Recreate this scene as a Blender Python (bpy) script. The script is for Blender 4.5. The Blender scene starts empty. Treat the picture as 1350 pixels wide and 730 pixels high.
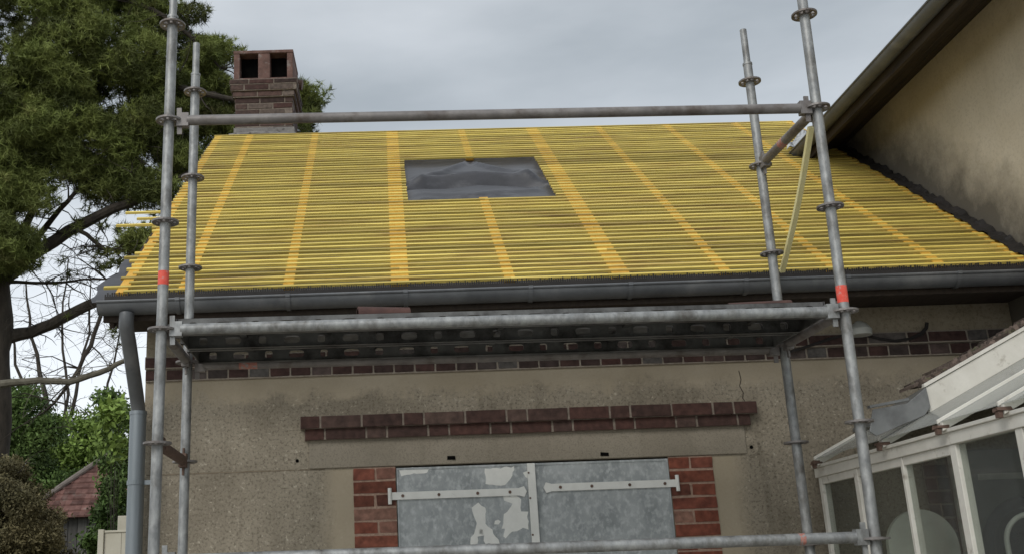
import bpy, math, random
import numpy as np
from mathutils import Vector, Matrix
random.seed(7); rng = np.random.default_rng(7)
R = math.radians
scene = bpy.context.scene
col = scene.collection

# ------------------------------------------------------------------ camera
F = 1401.24; CX = 529.7; CY = 365.0; IW = 1350.0
CAM = Vector((0.888, -4.611, 1.6))
yaw, pit, rol = 0.0396026, 0.2778544, -0.0361108
_f = Vector((math.sin(yaw)*math.cos(pit), math.cos(yaw)*math.cos(pit), math.sin(pit)))
_r0 = Vector((math.cos(yaw), -math.sin(yaw), 0)); _u0 = _r0.cross(_f)
_r = math.cos(rol)*_r0 + math.sin(rol)*_u0
_u = -math.sin(rol)*_r0 + math.cos(rol)*_u0
cd = bpy.data.cameras.new('camera'); cam = bpy.data.objects.new('camera', cd); col.objects.link(cam)
M = Matrix((( _r.x, _u.x, -_f.x), (_r.y, _u.y, -_f.y), (_r.z, _u.z, -_f.z))).to_4x4()
M.translation = CAM; cam.matrix_world = M
cd.sensor_width = 36; cd.lens = 36*F/IW; cd.shift_x = (IW/2-CX)/IW; cd.shift_y = 0
cd.clip_start = 0.05; cd.clip_end = 3000
scene.camera = cam

# ------------------------------------------------------------------ world, sun, exposure
SUN_EL, SUN_ROT = 36.0, 212.0
w = bpy.data.worlds.new('World'); scene.world = w; w.use_nodes = True
nt = w.node_tree; nt.nodes.clear()
out = nt.nodes.new('ShaderNodeOutputWorld'); bg = nt.nodes.new('ShaderNodeBackground')
sky = nt.nodes.new('ShaderNodeTexSky'); sky.sky_type = 'NISHITA'; sky.sun_disc = False
sky.sun_elevation = R(SUN_EL); sky.sun_rotation = R(SUN_ROT)
tc = nt.nodes.new('ShaderNodeTexCoord')
mp = nt.nodes.new('ShaderNodeMapping'); mp.inputs['Scale'].default_value = (1.0, 1.0, 3.2)
nz = nt.nodes.new('ShaderNodeTexNoise'); nz.inputs['Scale'].default_value = 1.7; nz.inputs['Detail'].default_value = 6; nz.inputs['Roughness'].default_value = .5
cr = nt.nodes.new('ShaderNodeValToRGB')
cr.color_ramp.elements[0].position = .40; cr.color_ramp.elements[0].color = (4.25, 4.72, 5.12, 1)
cr.color_ramp.elements[1].position = .62; cr.color_ramp.elements[1].color = (6.5, 6.95, 7.4, 1)
sep = nt.nodes.new('ShaderNodeSeparateXYZ')
hr = nt.nodes.new('ShaderNodeValToRGB'); e = hr.color_ramp.elements
e[0].position = .0; e[0].color = (1.75, 1.72, 1.68, 1)
e[1].position = 1.0; e[1].color = (1.65, 1.62, 1.6, 1)
k = e.new(.28); k.color = (1.45, 1.43, 1.42, 1)
k = e.new(.42); k.color = (1.02, 1.02, 1.02, 1)
k = e.new(.6); k.color = (1.15, 1.13, 1.12, 1)
mul = nt.nodes.new('ShaderNodeMix'); mul.data_type = 'RGBA'; mul.blend_type = 'MULTIPLY'; mul.inputs[0].default_value = 1
mx = nt.nodes.new('ShaderNodeMix'); mx.data_type = 'RGBA'; mx.inputs[0].default_value = .9
L = nt.links.new
L(tc.outputs['Generated'], mp.inputs['Vector']); L(mp.outputs[0], nz.inputs['Vector']); L(nz.outputs['Fac'], cr.inputs[0])
L(tc.outputs['Generated'], sep.inputs[0]); L(sep.outputs['Z'], hr.inputs[0])
L(cr.outputs[0], mul.inputs[6]); L(hr.outputs[0], mul.inputs[7])
L(sky.outputs[0], mx.inputs[6]); L(mul.outputs[2], mx.inputs[7])
L(mx.outputs[2], bg.inputs[0]); bg.inputs[1].default_value = .10; L(bg.outputs[0], out.inputs[0])

sl = bpy.data.lights.new('sun', 'SUN'); so = bpy.data.objects.new('sun', sl); col.objects.link(so)
sl.energy = 1.4; sl.angle = R(30); sl.color = (1, .97, .92)
az = R(SUN_ROT); d = Vector((math.sin(az)*math.cos(R(SUN_EL)), math.cos(az)*math.cos(R(SUN_EL)), math.sin(R(SUN_EL))))
so.rotation_euler = (-d).to_track_quat('-Z', 'Y').to_euler()
scene.view_settings.view_transform = 'Standard'; scene.view_settings.look = 'None'
scene.view_settings.exposure = 0.0; scene.view_settings.gamma = 1; scene.view_settings.use_curve_mapping = False
scene.render.engine = 'CYCLES'

# ------------------------------------------------------------------ helpers
TH = 0.03
UX = Vector((math.cos(TH), -math.sin(TH), 0)); NX = Vector((math.sin(TH), math.cos(TH), 0))
def ray(px, py): return _f + _r*((px-CX)/F) - _u*((py-CY)/F)
def hit(px, py, p0, n):
    d = ray(px, py); return CAM + d*((Vector(p0)-CAM).dot(n)/d.dot(n))
def loc(P): return Vector((P.dot(UX), P.dot(NX), P.z))          # world -> facade aligned frame
def wp(px, py, t): return loc(hit(px, py, NX*t, NX))             # point on a plane parallel to the facade
def yp(px, py, Y): return hit(px, py, Vector((0, Y, 0)), Vector((0, 1, 0)))

class MB:
    def __init__(s): s.v = []; s.f = []; s.m = []; s.t = []
    def add(s, vs, fs, mi=0, tone=None):
        o = len(s.v); s.v += [tuple(v) for v in vs]
        if tone is None: tone = random.random()
        for f in fs: s.f.append(tuple(i+o for i in f)); s.m.append(mi); s.t.append(tone)
    def box(s, x0, x1, y0, y1, z0, z1, mi=0, tone=None, j=0.0):
        vs = [(x, y, z) for z in (z0, z1) for y in (y0, y1) for x in (x0, x1)]
        if j: vs = [tuple(c+random.uniform(-j, j) for c in v) for v in vs]
        s.add(vs, [(0,2,3,1), (4,5,7,6), (0,1,5,4), (2,6,7,3), (0,4,6,2), (1,3,7,5)], mi, tone)
    def bar(s, a, b, wd, ht, up=(0,0,1), mi=0, tone=None):
        a = Vector(a); b = Vector(b); d = (b-a).normalized(); u = Vector(up)
        r = d.cross(u).normalized(); u = r.cross(d)
        vs = [p + r*(sx*wd/2) + u*(sz*ht/2) for p in (a, b) for sx, sz in ((-1,-1), (1,-1), (1,1), (-1,1))]
        s.add(vs, [(0,1,2,3), (7,6,5,4), (0,4,5,1), (1,5,6,2), (2,6,7,3), (3,7,4,0)], mi, tone)
    def tube(s, pts, rad, n=12, mi=0, tone=None, cap=True):
        pts = [Vector(p) for p in pts]
        if not hasattr(rad, '__len__'): rad = [rad]*len(pts)
        ref = Vector((0, 0, 1)); vs = []; fs = []
        T = []
        for i in range(len(pts)):
            T.append((pts[min(i+1, len(pts)-1)]-pts[max(i-1, 0)]).normalized())
        if abs(T[0].z) > .9: ref = Vector((0, 1, 0))
        r = T[0].cross(ref).normalized()
        for i, p in enumerate(pts):
            r = (r - T[i]*r.dot(T[i])).normalized(); b = T[i].cross(r)
            for kk in range(n):
                a = 2*math.pi*kk/n; vs.append(p + (r*math.cos(a)+b*math.sin(a))*rad[i])
        for i in range(len(pts)-1):
            for kk in range(n):
                k2 = (kk+1) % n; fs.append((i*n+kk, i*n+k2, (i+1)*n+k2, (i+1)*n+kk))
        if cap:
            fs.append(tuple(range(n-1, -1, -1))); fs.append(tuple((len(pts)-1)*n+q for q in range(n)))
        s.add(vs, fs, mi, tone)
    def prism(s, poly, vec, mi=0, tone=None):
        n = len(poly); v = Vector(vec); vs = [Vector(p) for p in poly] + [Vector(p)+v for p in poly]
        fs = [tuple(range(n-1, -1, -1)), tuple(range(n, 2*n))] + [(i, (i+1) % n, n+(i+1) % n, n+i) for i in range(n)]
        s.add(vs, fs, mi, tone)
    def build(s, name, mats, parent=None, smooth=False, bevel=0, fix=True):
        me = bpy.data.meshes.new(name)
        me.from_pydata(s.v, [], s.f)
        if not isinstance(mats, (list, tuple)): mats = [mats]
        for m in mats: me.materials.append(m)
        me.polygons.foreach_set('material_index', s.m)
        at = me.attributes.new('tone', 'FLOAT', 'FACE'); at.data.foreach_set('value', s.t)
        if fix:
            import bmesh
            bm = bmesh.new(); bm.from_mesh(me); bmesh.ops.recalc_face_normals(bm, faces=bm.faces); bm.to_mesh(me); bm.free()
        o = bpy.data.objects.new(name, me); col.objects.link(o)
        if parent: o.parent = parent
        if smooth:
            me.polygons.foreach_set('use_smooth', [True]*len(me.polygons))
            try: me.set_sharp_from_angle(angle=R(38))
            except Exception: pass
        if bevel:
            b = o.modifiers.new('bevel', 'BEVEL'); b.width = bevel; b.segments = 2; b.limit_method = 'ANGLE'; b.angle_limit = R(40)
        return o
def tag(o, label=None, cat=None, group=None, kind=None):
    if label: o['label'] = label
    if cat: o['category'] = cat
    if group: o['group'] = group
    if kind: o['kind'] = kind
    return o
def empty(name, l=(0,0,0), rz=0, **k):
    o = bpy.data.objects.new(name, None); col.objects.link(o); o.location = l; o.rotation_euler = (0, 0, rz); o.empty_display_size = .2
    return tag(o, **k)

# ------------------------------------------------------------------ materials
def mat(name, c1, c2=None, scale=8, rough=.8, metal=0, bump=0, bscale=None, tone=0, c3=None, c3pos=(.6, .7), c3scale=3, detail=8, stretch=(1,1,1), spec=.3, bdist=.01):
    m = bpy.data.materials.new(name); m.use_nodes = True; N = m.node_tree; P = N.nodes['Principled BSDF']; K = N.links.new
    P.inputs['Roughness'].default_value = rough; P.inputs['Metallic'].default_value = metal
    P.inputs['Specular IOR Level'].default_value = spec
    tcn = N.nodes.new('ShaderNodeTexCoord'); mpn = N.nodes.new('ShaderNodeMapping'); mpn.inputs['Scale'].default_value = stretch
    K(tcn.outputs['Object'], mpn.inputs[0])
    n1 = N.nodes.new('ShaderNodeTexNoise'); n1.inputs['Scale'].default_value = scale; n1.inputs['Detail'].default_value = detail; n1.inputs['Roughness'].default_value = .62
    K(mpn.outputs[0], n1.inputs['Vector'])
    r1 = N.nodes.new('ShaderNodeValToRGB'); r1.color_ramp.elements[0].position = .32; r1.color_ramp.elements[1].position = .68
    c2 = c2 or tuple(min(1, x*1.3) for x in c1)
    r1.color_ramp.elements[0].color = (*c1, 1); r1.color_ramp.elements[1].color = (*c2, 1)
    K(n1.outputs['Fac'], r1.inputs[0]); cur = r1.outputs[0]
    if c3:
        n3 = N.nodes.new('ShaderNodeTexNoise'); n3.inputs['Scale'].default_value = c3scale; n3.inputs['Detail'].default_value = 10; n3.inputs['Roughness'].default_value = .65
        K(mpn.outputs[0], n3.inputs['Vector'])
        r3 = N.nodes.new('ShaderNodeMapRange'); r3.inputs[1].default_value = c3pos[0]; r3.inputs[2].default_value = c3pos[1]
        K(n3.outputs['Fac'], r3.inputs[0])
        x3 = N.nodes.new('ShaderNodeMix'); x3.data_type = 'RGBA'; x3.inputs[7].default_value = (*c3, 1)
        K(r3.outputs[0], x3.inputs[0]); K(cur, x3.inputs[6]); cur = x3.outputs[2]
    if tone:
        a = N.nodes.new('ShaderNodeAttribute'); a.attribute_name = 'tone'
        mr = N.nodes.new('ShaderNodeMapRange'); mr.inputs[3].default_value = 1-tone; mr.inputs[4].default_value = 1+tone
        K(a.outputs['Fac'], mr.inputs[0])
        x = N.nodes.new('ShaderNodeMix'); x.data_type = 'RGBA'; x.blend_type = 'MULTIPLY'; x.inputs[0].default_value = 1
        K(cur, x.inputs[6]); K(mr.outputs[0], x.inputs[7]); cur = x.outputs[2]
    K(cur, P.inputs['Base Color'])
    if bump:
        nb = N.nodes.new('ShaderNodeTexNoise'); nb.inputs['Scale'].default_value = bscale or scale*3; nb.inputs['Detail'].default_value = 5
        K(mpn.outputs[0], nb.inputs['Vector'])
        b = N.nodes.new('ShaderNodeBump'); b.inputs['Strength'].default_value = bump; b.inputs['Distance'].default_value = bdist
        K(nb.outputs['Fac'], b.inputs['Height']); K(b.outputs[0], P.inputs['Normal'])
    m['_last'] = 0
    return m

def brick_mat(name, ramp, rough=.85):
    m = mat(name, (.1,.1,.1), rough=rough, bump=.6, bscale=70, bdist=.004)
    N = m.node_tree; K = N.links.new; P = N.nodes['Principled BSDF']
    a = N.nodes.new('ShaderNodeAttribute'); a.attribute_name = 'tone'
    r = N.nodes.new('ShaderNodeValToRGB'); el = r.color_ramp.elements
    while len(el) > 1: el.remove(el[-1])
    el[0].position = 0; el[0].color = (*ramp[0], 1)
    for i, c in enumerate(ramp[1:]): q = el.new((i+1)/(len(ramp)-1)); q.color = (*c, 1)
    K(a.outputs['Fac'], r.inputs[0])
    n = N.nodes.new('ShaderNodeTexNoise'); n.inputs['Scale'].default_value = 26; n.inputs['Detail'].default_value = 8
    tcn = N.nodes.new('ShaderNodeTexCoord'); K(tcn.outputs['Object'], n.inputs['Vector'])
    mr = N.nodes.new('ShaderNodeMapRange'); mr.inputs[1].default_value = .3; mr.inputs[2].default_value = .7; mr.inputs[3].default_value = .62; mr.inputs[4].default_value = 1.35
    K(n.outputs['Fac'], mr.inputs[0])
    x = N.nodes.new('ShaderNodeMix'); x.data_type = 'RGBA'; x.blend_type = 'MULTIPLY'; x.inputs[0].default_value = 1
    K(r.outputs[0], x.inputs[6]); K(mr.outputs[0], x.inputs[7]); K(x.outputs[2], P.inputs['Base Color'])
    return m

def stucco_mat(name, c1, c2, dark, light, speck=140, bump=1.0):
    """weathered roughcast: mottled base, dark aggregate specks, pale patches"""
    m = bpy.data.materials.new(name); m.use_nodes = True; N = m.node_tree; P = N.nodes['Principled BSDF']; K = N.links.new
    P.inputs['Roughness'].default_value = .95; P.inputs['Specular IOR Level'].default_value = .15
    tcn = N.nodes.new('ShaderNodeTexCoord')
    def noise(sc, det=8, ro=.6):
        n = N.nodes.new('ShaderNodeTexNoise'); n.inputs['Scale'].default_value = sc; n.inputs['Detail'].default_value = det; n.inputs['Roughness'].default_value = ro
        K(tcn.outputs['Object'], n.inputs['Vector']); return n.outputs['Fac']
    def rng_(src, a, b, lo=0, hi=1):
        r = N.nodes.new('ShaderNodeMapRange'); r.inputs[1].default_value = a; r.inputs[2].default_value = b; r.inputs[3].default_value = lo; r.inputs[4].default_value = hi
        K(src, r.inputs[0]); return r.outputs[0]
    def mix(fac, A, B):
        x = N.nodes.new('ShaderNodeMix'); x.data_type = 'RGBA'
        K(fac, x.inputs[0])
        for s_, v in ((6, A), (7, B)):
            if isinstance(v, tuple): x.inputs[s_].default_value = (*v, 1)
            else: K(v, x.inputs[s_])
        return x.outputs[2]
    c = mix(rng_(noise(2.2), .38, .62), c1, c2)
    c = mix(rng_(noise(speck, 6, .75), .5, .62, 0, .68), c, dark)
    c = mix(rng_(noise(speck*.6, 7, .8), .57, .66, 0, .7), c, light)
    c = mix(rng_(noise(1.3, 10, .7), .55, .75, 0, .28), c, dark)
    mps = N.nodes.new('ShaderNodeMapping'); mps.inputs['Scale'].default_value = (9, 9, .7); K(tcn.outputs['Object'], mps.inputs[0])
    ns = N.nodes.new('ShaderNodeTexNoise'); ns.inputs['Scale'].default_value = 1; ns.inputs['Detail'].default_value = 9; ns.inputs['Roughness'].default_value = .6; K(mps.outputs[0], ns.inputs['Vector'])
    c = mix(rng_(ns.outputs['Fac'], .54, .72, 0, .38), c, dark)
    K(c, P.inputs['Base Color'])
    b = N.nodes.new('ShaderNodeBump'); b.inputs['Strength'].default_value = bump; b.inputs['Distance'].default_value = .008
    K(noise(speck*.7, 8, .75), b.inputs['Height']); K(b.outputs[0], P.inputs['Normal'])
    return m

def lower_stain(m, z0, z1, color, amt, slope=0.0, ax='Y'):
    """grime band with a ragged shape of its own above a sloping roof line (z - slope*y)"""
    N = m.node_tree; K = N.links.new; P = N.nodes['Principled BSDF']
    src = P.inputs['Base Color'].links[0].from_socket
    tcn = N.nodes.new('ShaderNodeTexCoord'); s = N.nodes.new('ShaderNodeSeparateXYZ'); K(tcn.outputs['Object'], s.inputs[0])
    a = N.nodes.new('ShaderNodeMath'); a.operation = 'MULTIPLY_ADD'; K(s.outputs[ax], a.inputs[0]); a.inputs[1].default_value = -slope; K(s.outputs['Z'], a.inputs[2])
    n = N.nodes.new('ShaderNodeTexNoise'); n.inputs['Scale'].default_value = 3.5; n.inputs['Detail'].default_value = 12; n.inputs['Roughness'].default_value = .75
    K(tcn.outputs['Object'], n.inputs['Vector'])
    b = N.nodes.new('ShaderNodeMath'); b.operation = 'MULTIPLY_ADD'; K(n.outputs['Fac'], b.inputs[0]); b.inputs[1].default_value = -.7; K(a.outputs[0], b.inputs[2])
    r = N.nodes.new('ShaderNodeMapRange'); r.inputs[1].default_value = z0-.35; r.inputs[2].default_value = z1-.35; r.inputs[3].default_value = amt; r.inputs[4].default_value = 0
    K(b.outputs[0], r.inputs[0])
    x = N.nodes.new('ShaderNodeMix'); x.data_type = 'RGBA'; x.inputs[7].default_value = (*color, 1)
    K(r.outputs[0], x.inputs[0]); K(src, x.inputs[6]); K(x.outputs[2], P.inputs['Base Color'])

def glass_mat(lo=.015, hi=.075):
    m = bpy.data.materials.new('window_glass'); m.use_nodes = True; N = m.node_tree; N.nodes.clear(); K = N.links.new
    o = N.nodes.new('ShaderNodeOutputMaterial'); t = N.nodes.new('ShaderNodeBsdfTransparent'); t.inputs[0].default_value = (.82, .84, .82, 1)
    g = N.nodes.new('ShaderNodeBsdfGlossy'); g.inputs['Roughness'].default_value = .06; g.inputs['Color'].default_value = (.8, .8, .8, 1)
    d = N.nodes.new('ShaderNodeBsdfDiffuse'); d.inputs[0].default_value = (.6, .6, .56, 1)
    lw = N.nodes.new('ShaderNodeLayerWeight'); pw = N.nodes.new('ShaderNodeMath'); pw.operation = 'POWER'; pw.inputs[1].default_value = 5; K(lw.outputs['Facing'], pw.inputs[0])
    fr = N.nodes.new('ShaderNodeMath'); fr.operation = 'MULTIPLY_ADD'; fr.inputs[1].default_value = .45; fr.inputs[2].default_value = .03; K(pw.outputs[0], fr.inputs[0])
    x = N.nodes.new('ShaderNodeMixShader'); x2 = N.nodes.new('ShaderNodeMixShader'); 
    n = N.nodes.new('ShaderNodeTexNoise'); n.inputs['Scale'].default_value = 3; n.inputs['Detail'].default_value = 8
    tcn = N.nodes.new('ShaderNodeTexCoord'); K(tcn.outputs['Object'], n.inputs['Vector'])
    r = N.nodes.new('ShaderNodeMapRange'); r.inputs[3].default_value = lo; r.inputs[4].default_value = hi; K(n.outputs['Fac'], r.inputs[0])
    K(r.outputs[0], x2.inputs[0]); K(t.outputs[0], x2.inputs[1]); K(d.outputs[0], x2.inputs[2])
    K(fr.outputs[0], x.inputs[0]); K(x2.outputs[0], x.inputs[1]); K(g.outputs[0], x.inputs[2]); K(x.outputs[0], o.inputs[0])
    return m

M_rough = stucco_mat('roughcast_render', (.25, .217, .165), (.34, .298, .23), (.085, .07, .05), (.62, .56, .45), 62, 1.0)
def smooth_zones(m, color, color2):
    '''trowelled zones of the facade with ragged edges: under the brick band and beside the window'''
    N = m.node_tree; K = N.links.new; P = N.nodes['Principled BSDF']; src = P.inputs['Base Color'].links[0].from_socket
    tcn = N.nodes.new('ShaderNodeTexCoord'); sp = N.nodes.new('ShaderNodeSeparateXYZ'); K(tcn.outputs['Object'], sp.inputs[0])
    n = N.nodes.new('ShaderNodeTexNoise'); n.inputs['Scale'].default_value = 9; n.inputs['Detail'].default_value = 10; n.inputs['Roughness'].default_value = .72; K(tcn.outputs['Object'], n.inputs['Vector'])
    def mth(op, a, b_=None, c=None):
        x = N.nodes.new('ShaderNodeMath'); x.operation = op
        for i, v in enumerate((a, b_, c)):
            if v is None: continue
            if isinstance(v, (int, float)): x.inputs[i].default_value = v
            else: K(v, x.inputs[i])
        return x.outputs[0]
    def band(src_, a, b_):
        x = N.nodes.new('ShaderNodeMapRange'); x.inputs[1].default_value = a; x.inputs[2].default_value = b_; K(src_, x.inputs[0]); return x.outputs[0]
    zn = mth('MULTIPLY_ADD', n.outputs['Fac'], .34, sp.outputs['Z'])
    top = band(zn, 2.76, 2.84)
    xn = mth('MULTIPLY_ADD', n.outputs['Fac'], .10, sp.outputs['X'])
    w_ = mth('ABSOLUTE', mth('SUBTRACT', xn, 1.79+.05))
    jb_ = mth('MULTIPLY', band(w_, 1.22, 1.12), band(sp.outputs['Z'], 2.226, 2.215))
    f_ = mth('MULTIPLY', mth('MAXIMUM', top, jb_), .85)
    n2 = N.nodes.new('ShaderNodeTexNoise'); n2.inputs['Scale'].default_value = 3; n2.inputs['Detail'].default_value = 10; K(tcn.outputs['Object'], n2.inputs['Vector'])
    cc = N.nodes.new('ShaderNodeMix'); cc.data_type = 'RGBA'; cc.inputs[6].default_value = (*color, 1); cc.inputs[7].default_value = (*color2, 1); K(band(n2.outputs['Fac'], .35, .65), cc.inputs[0])
    x = N.nodes.new('ShaderNodeMix'); x.data_type = 'RGBA'; K(f_, x.inputs[0]); K(src, x.inputs[6]); K(cc.outputs[2], x.inputs[7]); K(x.outputs[2], P.inputs['Base Color'])
    bmp = P.inputs['Normal'].links[0].from_node; K(mth('SUBTRACT', 1.0, mth('MULTIPLY', f_, .95)), bmp.inputs['Strength'])
smooth_zones(M_rough, (.35, .295, .21), (.41, .35, .26))
M_smooth = stucco_mat('smooth_render', (.36, .305, .215), (.41, .35, .26), (.2, .17, .12), (.42, .38, .3), 60, .25)
M_lint = stucco_mat('concrete_lintel', (.235, .205, .16), (.295, .26, .205), (.16, .14, .105), (.36, .32, .26), 130, .25)
M_neigh = stucco_mat('neighbour_render', (.56, .49, .37), (.62, .55, .43), (.47, .405, .30), (.6, .54, .43), 60, .2)
lower_stain(M_neigh, 2.50, 2.98, (.085, .075, .06), .9, slope=.7345)
M_brick_red = brick_mat('red_brick', [(.05,.025,.02), (.16,.052,.032), (.20,.062,.038), (.15,.045,.03), (.23,.08,.05), (.13,.04,.028), (.27,.15,.11)])
M_brick_dark = brick_mat('dark_band_brick', [(.045,.03,.026), (.07,.036,.03), (.055,.032,.027), (.06,.045,.04), (.12,.11,.10), (.075,.035,.028)])
M_brick_lintel = brick_mat('lintel_brick', [(.05,.029,.024), (.06,.031,.025), (.07,.033,.026), (.055,.03,.025), (.09,.058,.047)])
M_brick_old = brick_mat('chimney_brick', [(.04,.026,.022), (.075,.036,.03), (.11,.07,.058), (.055,.034,.028), (.18,.145,.12), (.09,.05,.04)])
M_mortar = mat('mortar', (.30, .25, .2), (.4, .35, .28), 40, .95, bump=.6)
M_mortar_dk = mat('old_mortar', (.24, .20, .16), (.36, .31, .25), 40, .95, bump=.6)
M_mortar_ln = mat('lintel_mortar', (.16, .13, .105), (.26, .22, .18), 40, .95, bump=.6)
M_mortar_red = mat('reddish_mortar', (.30, .19, .14), (.42, .30, .23), 40, .95, bump=.6)
M_batt = mat('treated_batten_wood', (.57, .43, .09), (.75, .59, .155), 5, .65, tone=.32, bump=.35, stretch=(.5, 7, 7), c3=(.34, .215, .07), c3pos=(.48, .70), c3scale=3.2)
M_cbatt = mat('counter_batten_wood', (.60, .32, .04), (.74, .44, .08), 6, .6, tone=.12, stretch=(6, .6, 6))
M_raw = mat('pale_yellow_timber', (.84, .74, .36), (.92, .84, .48), 6, .6, stretch=(6, 6, .6))
M_underlay = mat('roof_underlay_membrane', (.035, .035, .04), (.06, .06, .068), 14, .42, spec=.5, bump=.2, bscale=12, c3=(.11,.11,.12), c3pos=(.56,.7), c3scale=5, stretch=(.5, 1.6, 1))
M_zinc = mat('dark_zinc', (.10, .104, .108), (.165, .17, .175), 5, .45, .3, c3=(.22,.22,.215), c3pos=(.55,.75), c3scale=4, spec=.5)
M_zinc_lt = mat('light_zinc', (.20, .225, .24), (.27, .295, .31), 6, .4, .5, spec=.5, stretch=(3,3,.4), c3=(.13,.15,.16), c3pos=(.5,.75))
M_galv = mat('galvanised_steel', (.21, .215, .215), (.40, .405, .395), 28, .5, .4, c3=(.12,.112,.10), c3pos=(.48,.72), c3scale=12, spec=.5, bump=.25, bscale=90, bdist=.003, stretch=(1,1,.6))
M_galv_dk = mat('worn_steel', (.17, .155, .15), (.27, .25, .235), 12, .5, .35, c3=(.10,.075,.06), c3pos=(.5,.7), c3scale=7, spec=.5)
M_rust = mat('rusty_steel', (.10, .065, .05), (.17, .11, .085), 18, .7, .2)
M_deckst = mat('dirty_deck_steel', (.10, .10, .096), (.17, .17, .165), 10, .55, .3, c3=(.035,.032,.03), c3pos=(.45,.65), c3scale=6, spec=.5)
M_redp = mat('red_marking_paint', (.70, .07, .045), (.80, .14, .10), 30, .6, c3=(.5,.36,.33), c3pos=(.55,.68), c3scale=40)
M_redf = mat('faded_red_paint', (.38, .12, .09), (.5, .25, .2), 40, .6, c3=(.3,.29,.28), c3pos=(.5,.6), c3scale=60)
M_dark = mat('dark_timber', (.035, .026, .02), (.06, .045, .033), 6, .85, stretch=(6, .6, 6))
M_soffit = mat('weathered_soffit_boards', (.035, .027, .02), (.065, .05, .036), 5, .85, stretch=(5, .5, 5), c3=(.025,.02,.018), c3pos=(.5,.65), tone=.25)
M_black = mat('flat_black', (.004, .004, .004), (.008, .0075, .007), 10, .95, spec=0)  # plain black, also stands for shade in the flue openings and lintel holes
M_shut = mat('galvanised_shutter_sheet', (.24, .26, .262), (.40, .42, .42), 9, .6, .12, c3=(.55,.57,.57), c3pos=(.48,.74), c3scale=34, detail=12, spec=.4, stretch=(1, 1, .7))
M_shutp = mat('chalky_white_paint', (.66, .66, .62), (.74, .74, .70), 20, .7, c3=(.35,.36,.35), c3pos=(.66,.75), c3scale=30)
M_white = mat('old_white_paint', (.62, .595, .53), (.74, .715, .65), 9, .6, c3=(.30,.26,.20), c3pos=(.60,.76), c3scale=13, detail=10)
M_glass = glass_mat()
M_moss = mat('mossy_tile', (.065, .05, .042), (.14, .105, .085), 22, .95, tone=.5, c3=(.10,.10,.055), c3pos=(.55,.65), c3scale=14, bump=.8)
M_tile = mat('old_clay_tile', (.13, .065, .055), (.23, .125, .105), 12, .9, tone=.45, c3=(.22,.17,.15), c3pos=(.58,.7), c3scale=6)
M_terra = mat('terracotta', (.055, .028, .024), (.10, .05, .04), 15, .8)
M_lead = mat('lead_flashing', (.16, .165, .165), (.24, .245, .24), 8, .55, .3, c3=(.1,.1,.1), c3pos=(.5,.7))
M_leadpale = mat('pale_oxidised_sheet', (.38, .39, .40), (.52, .53, .53), 9, .5, .2, c3=(.2,.2,.2), c3pos=(.5,.65), c3scale=12)
M_needle = mat('pine_needles', (.11, .138, .036), (.175, .198, .055), 2.5, .6, tone=.6, c3=(.22,.19,.08), c3pos=(.58,.74), c3scale=2.2, spec=.2)
M_leafb = mat('bright_leaves', (.15, .23, .05), (.23, .32, .08), 2, .6, tone=.45, spec=.2)
M_leafd = mat('dull_green_leaves', (.075, .13, .035), (.135, .20, .06), 2, .6, tone=.5, spec=.2)
M_hedge = mat('brownish_hedge_leaves', (.12, .11, .055), (.20, .17, .09), 3, .7, tone=.5, spec=.2)
M_bark = mat('pine_bark', (.035, .03, .024), (.07, .058, .045), 14, .95, bump=.8, stretch=(1,1,.35))
M_bark_lt = mat('grey_bark', (.11, .10, .075), (.17, .155, .12), 14, .95, bump=.5)
M_twig = mat('twig_bark', (.04, .035, .03), (.075, .062, .05), 10, .9)
M_shedw = mat('weathered_grey_boards', (.09, .085, .08), (.17, .165, .155), 5, .9, stretch=(7, 7, .5), tone=.3)
M_cream = mat('cream_gate_paint', (.50, .47, .38), (.58, .55, .46), 8, .6)
M_ground = mat('garden_ground', (.045, .06, .025), (.09, .09, .05), 1.5, .95, c3=(.16,.14,.11), c3pos=(.5,.6), c3scale=.6)
M_rattan = mat('dark_woven_rattan', (.012, .012, .014), (.03, .03, .033), 60, .6, bump=.6)
M_pale = mat('pale_plastic', (.60, .60, .54), (.70, .70, .63), 10, .5)
M_doorg = mat('grey_door_paint', (.13, .135, .125), (.17, .175, .16), 8, .6)
M_lampw = mat('lamp_plastic', (.42, .42, .38), (.52, .52, .47), 8, .5)
M_cable = mat('black_cable', (.02, .018, .016), (.035, .03, .028), 8, .6)
M_intwood = mat('brown_board', (.09, .065, .045), (.13, .10, .07), 5, .7, stretch=(1,1,.3))

# ------------------------------------------------------------------ ground
g = MB(); g.add([(-300,-150,0), (300,-150,0), (300,600,0), (-300,600,0)], [(0,1,2,3)])
tag(g.build('ground', M_ground), kind='structure')
g = MB(); g.box(-14, 3.2, -26, 1.44, .0, .06)  # unseen yard paving, widened and made pale to bounce light up onto the battens
yard = g.build('bounce_paving', mat('pale_bounce_concrete', (.34,.32,.28), (.46,.43,.38), 3, .9, bump=.3)); yard.rotation_euler = (0,0,-TH); tag(yard, kind='structure')

# ------------------------------------------------------------------ the house
TW = 1.5
house = empty('house', (0,0,0), -TH, label='low rendered house with its roof stripped to yellow battens and grey metal shutters', cat='house')
SL, SR = -.42, 4.66
WO = (1.012, 2.554, .95, 2.222)                        # window opening s0 s1 z0 z1
TB = 6.8
b = MB()
b.box(SL, WO[0]-.002, TW, TW+.3, 0, 3.07); b.box(WO[1]+.002, SR-.003, TW, TW+.3, 0, 3.07)
b.box(WO[0]-.002, WO[1]+.002, TW, TW+.3, 0, WO[2]); b.box(WO[0]-.002, WO[1]+.002, TW, TW+.3, WO[3]+.002, 3.07)
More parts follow.
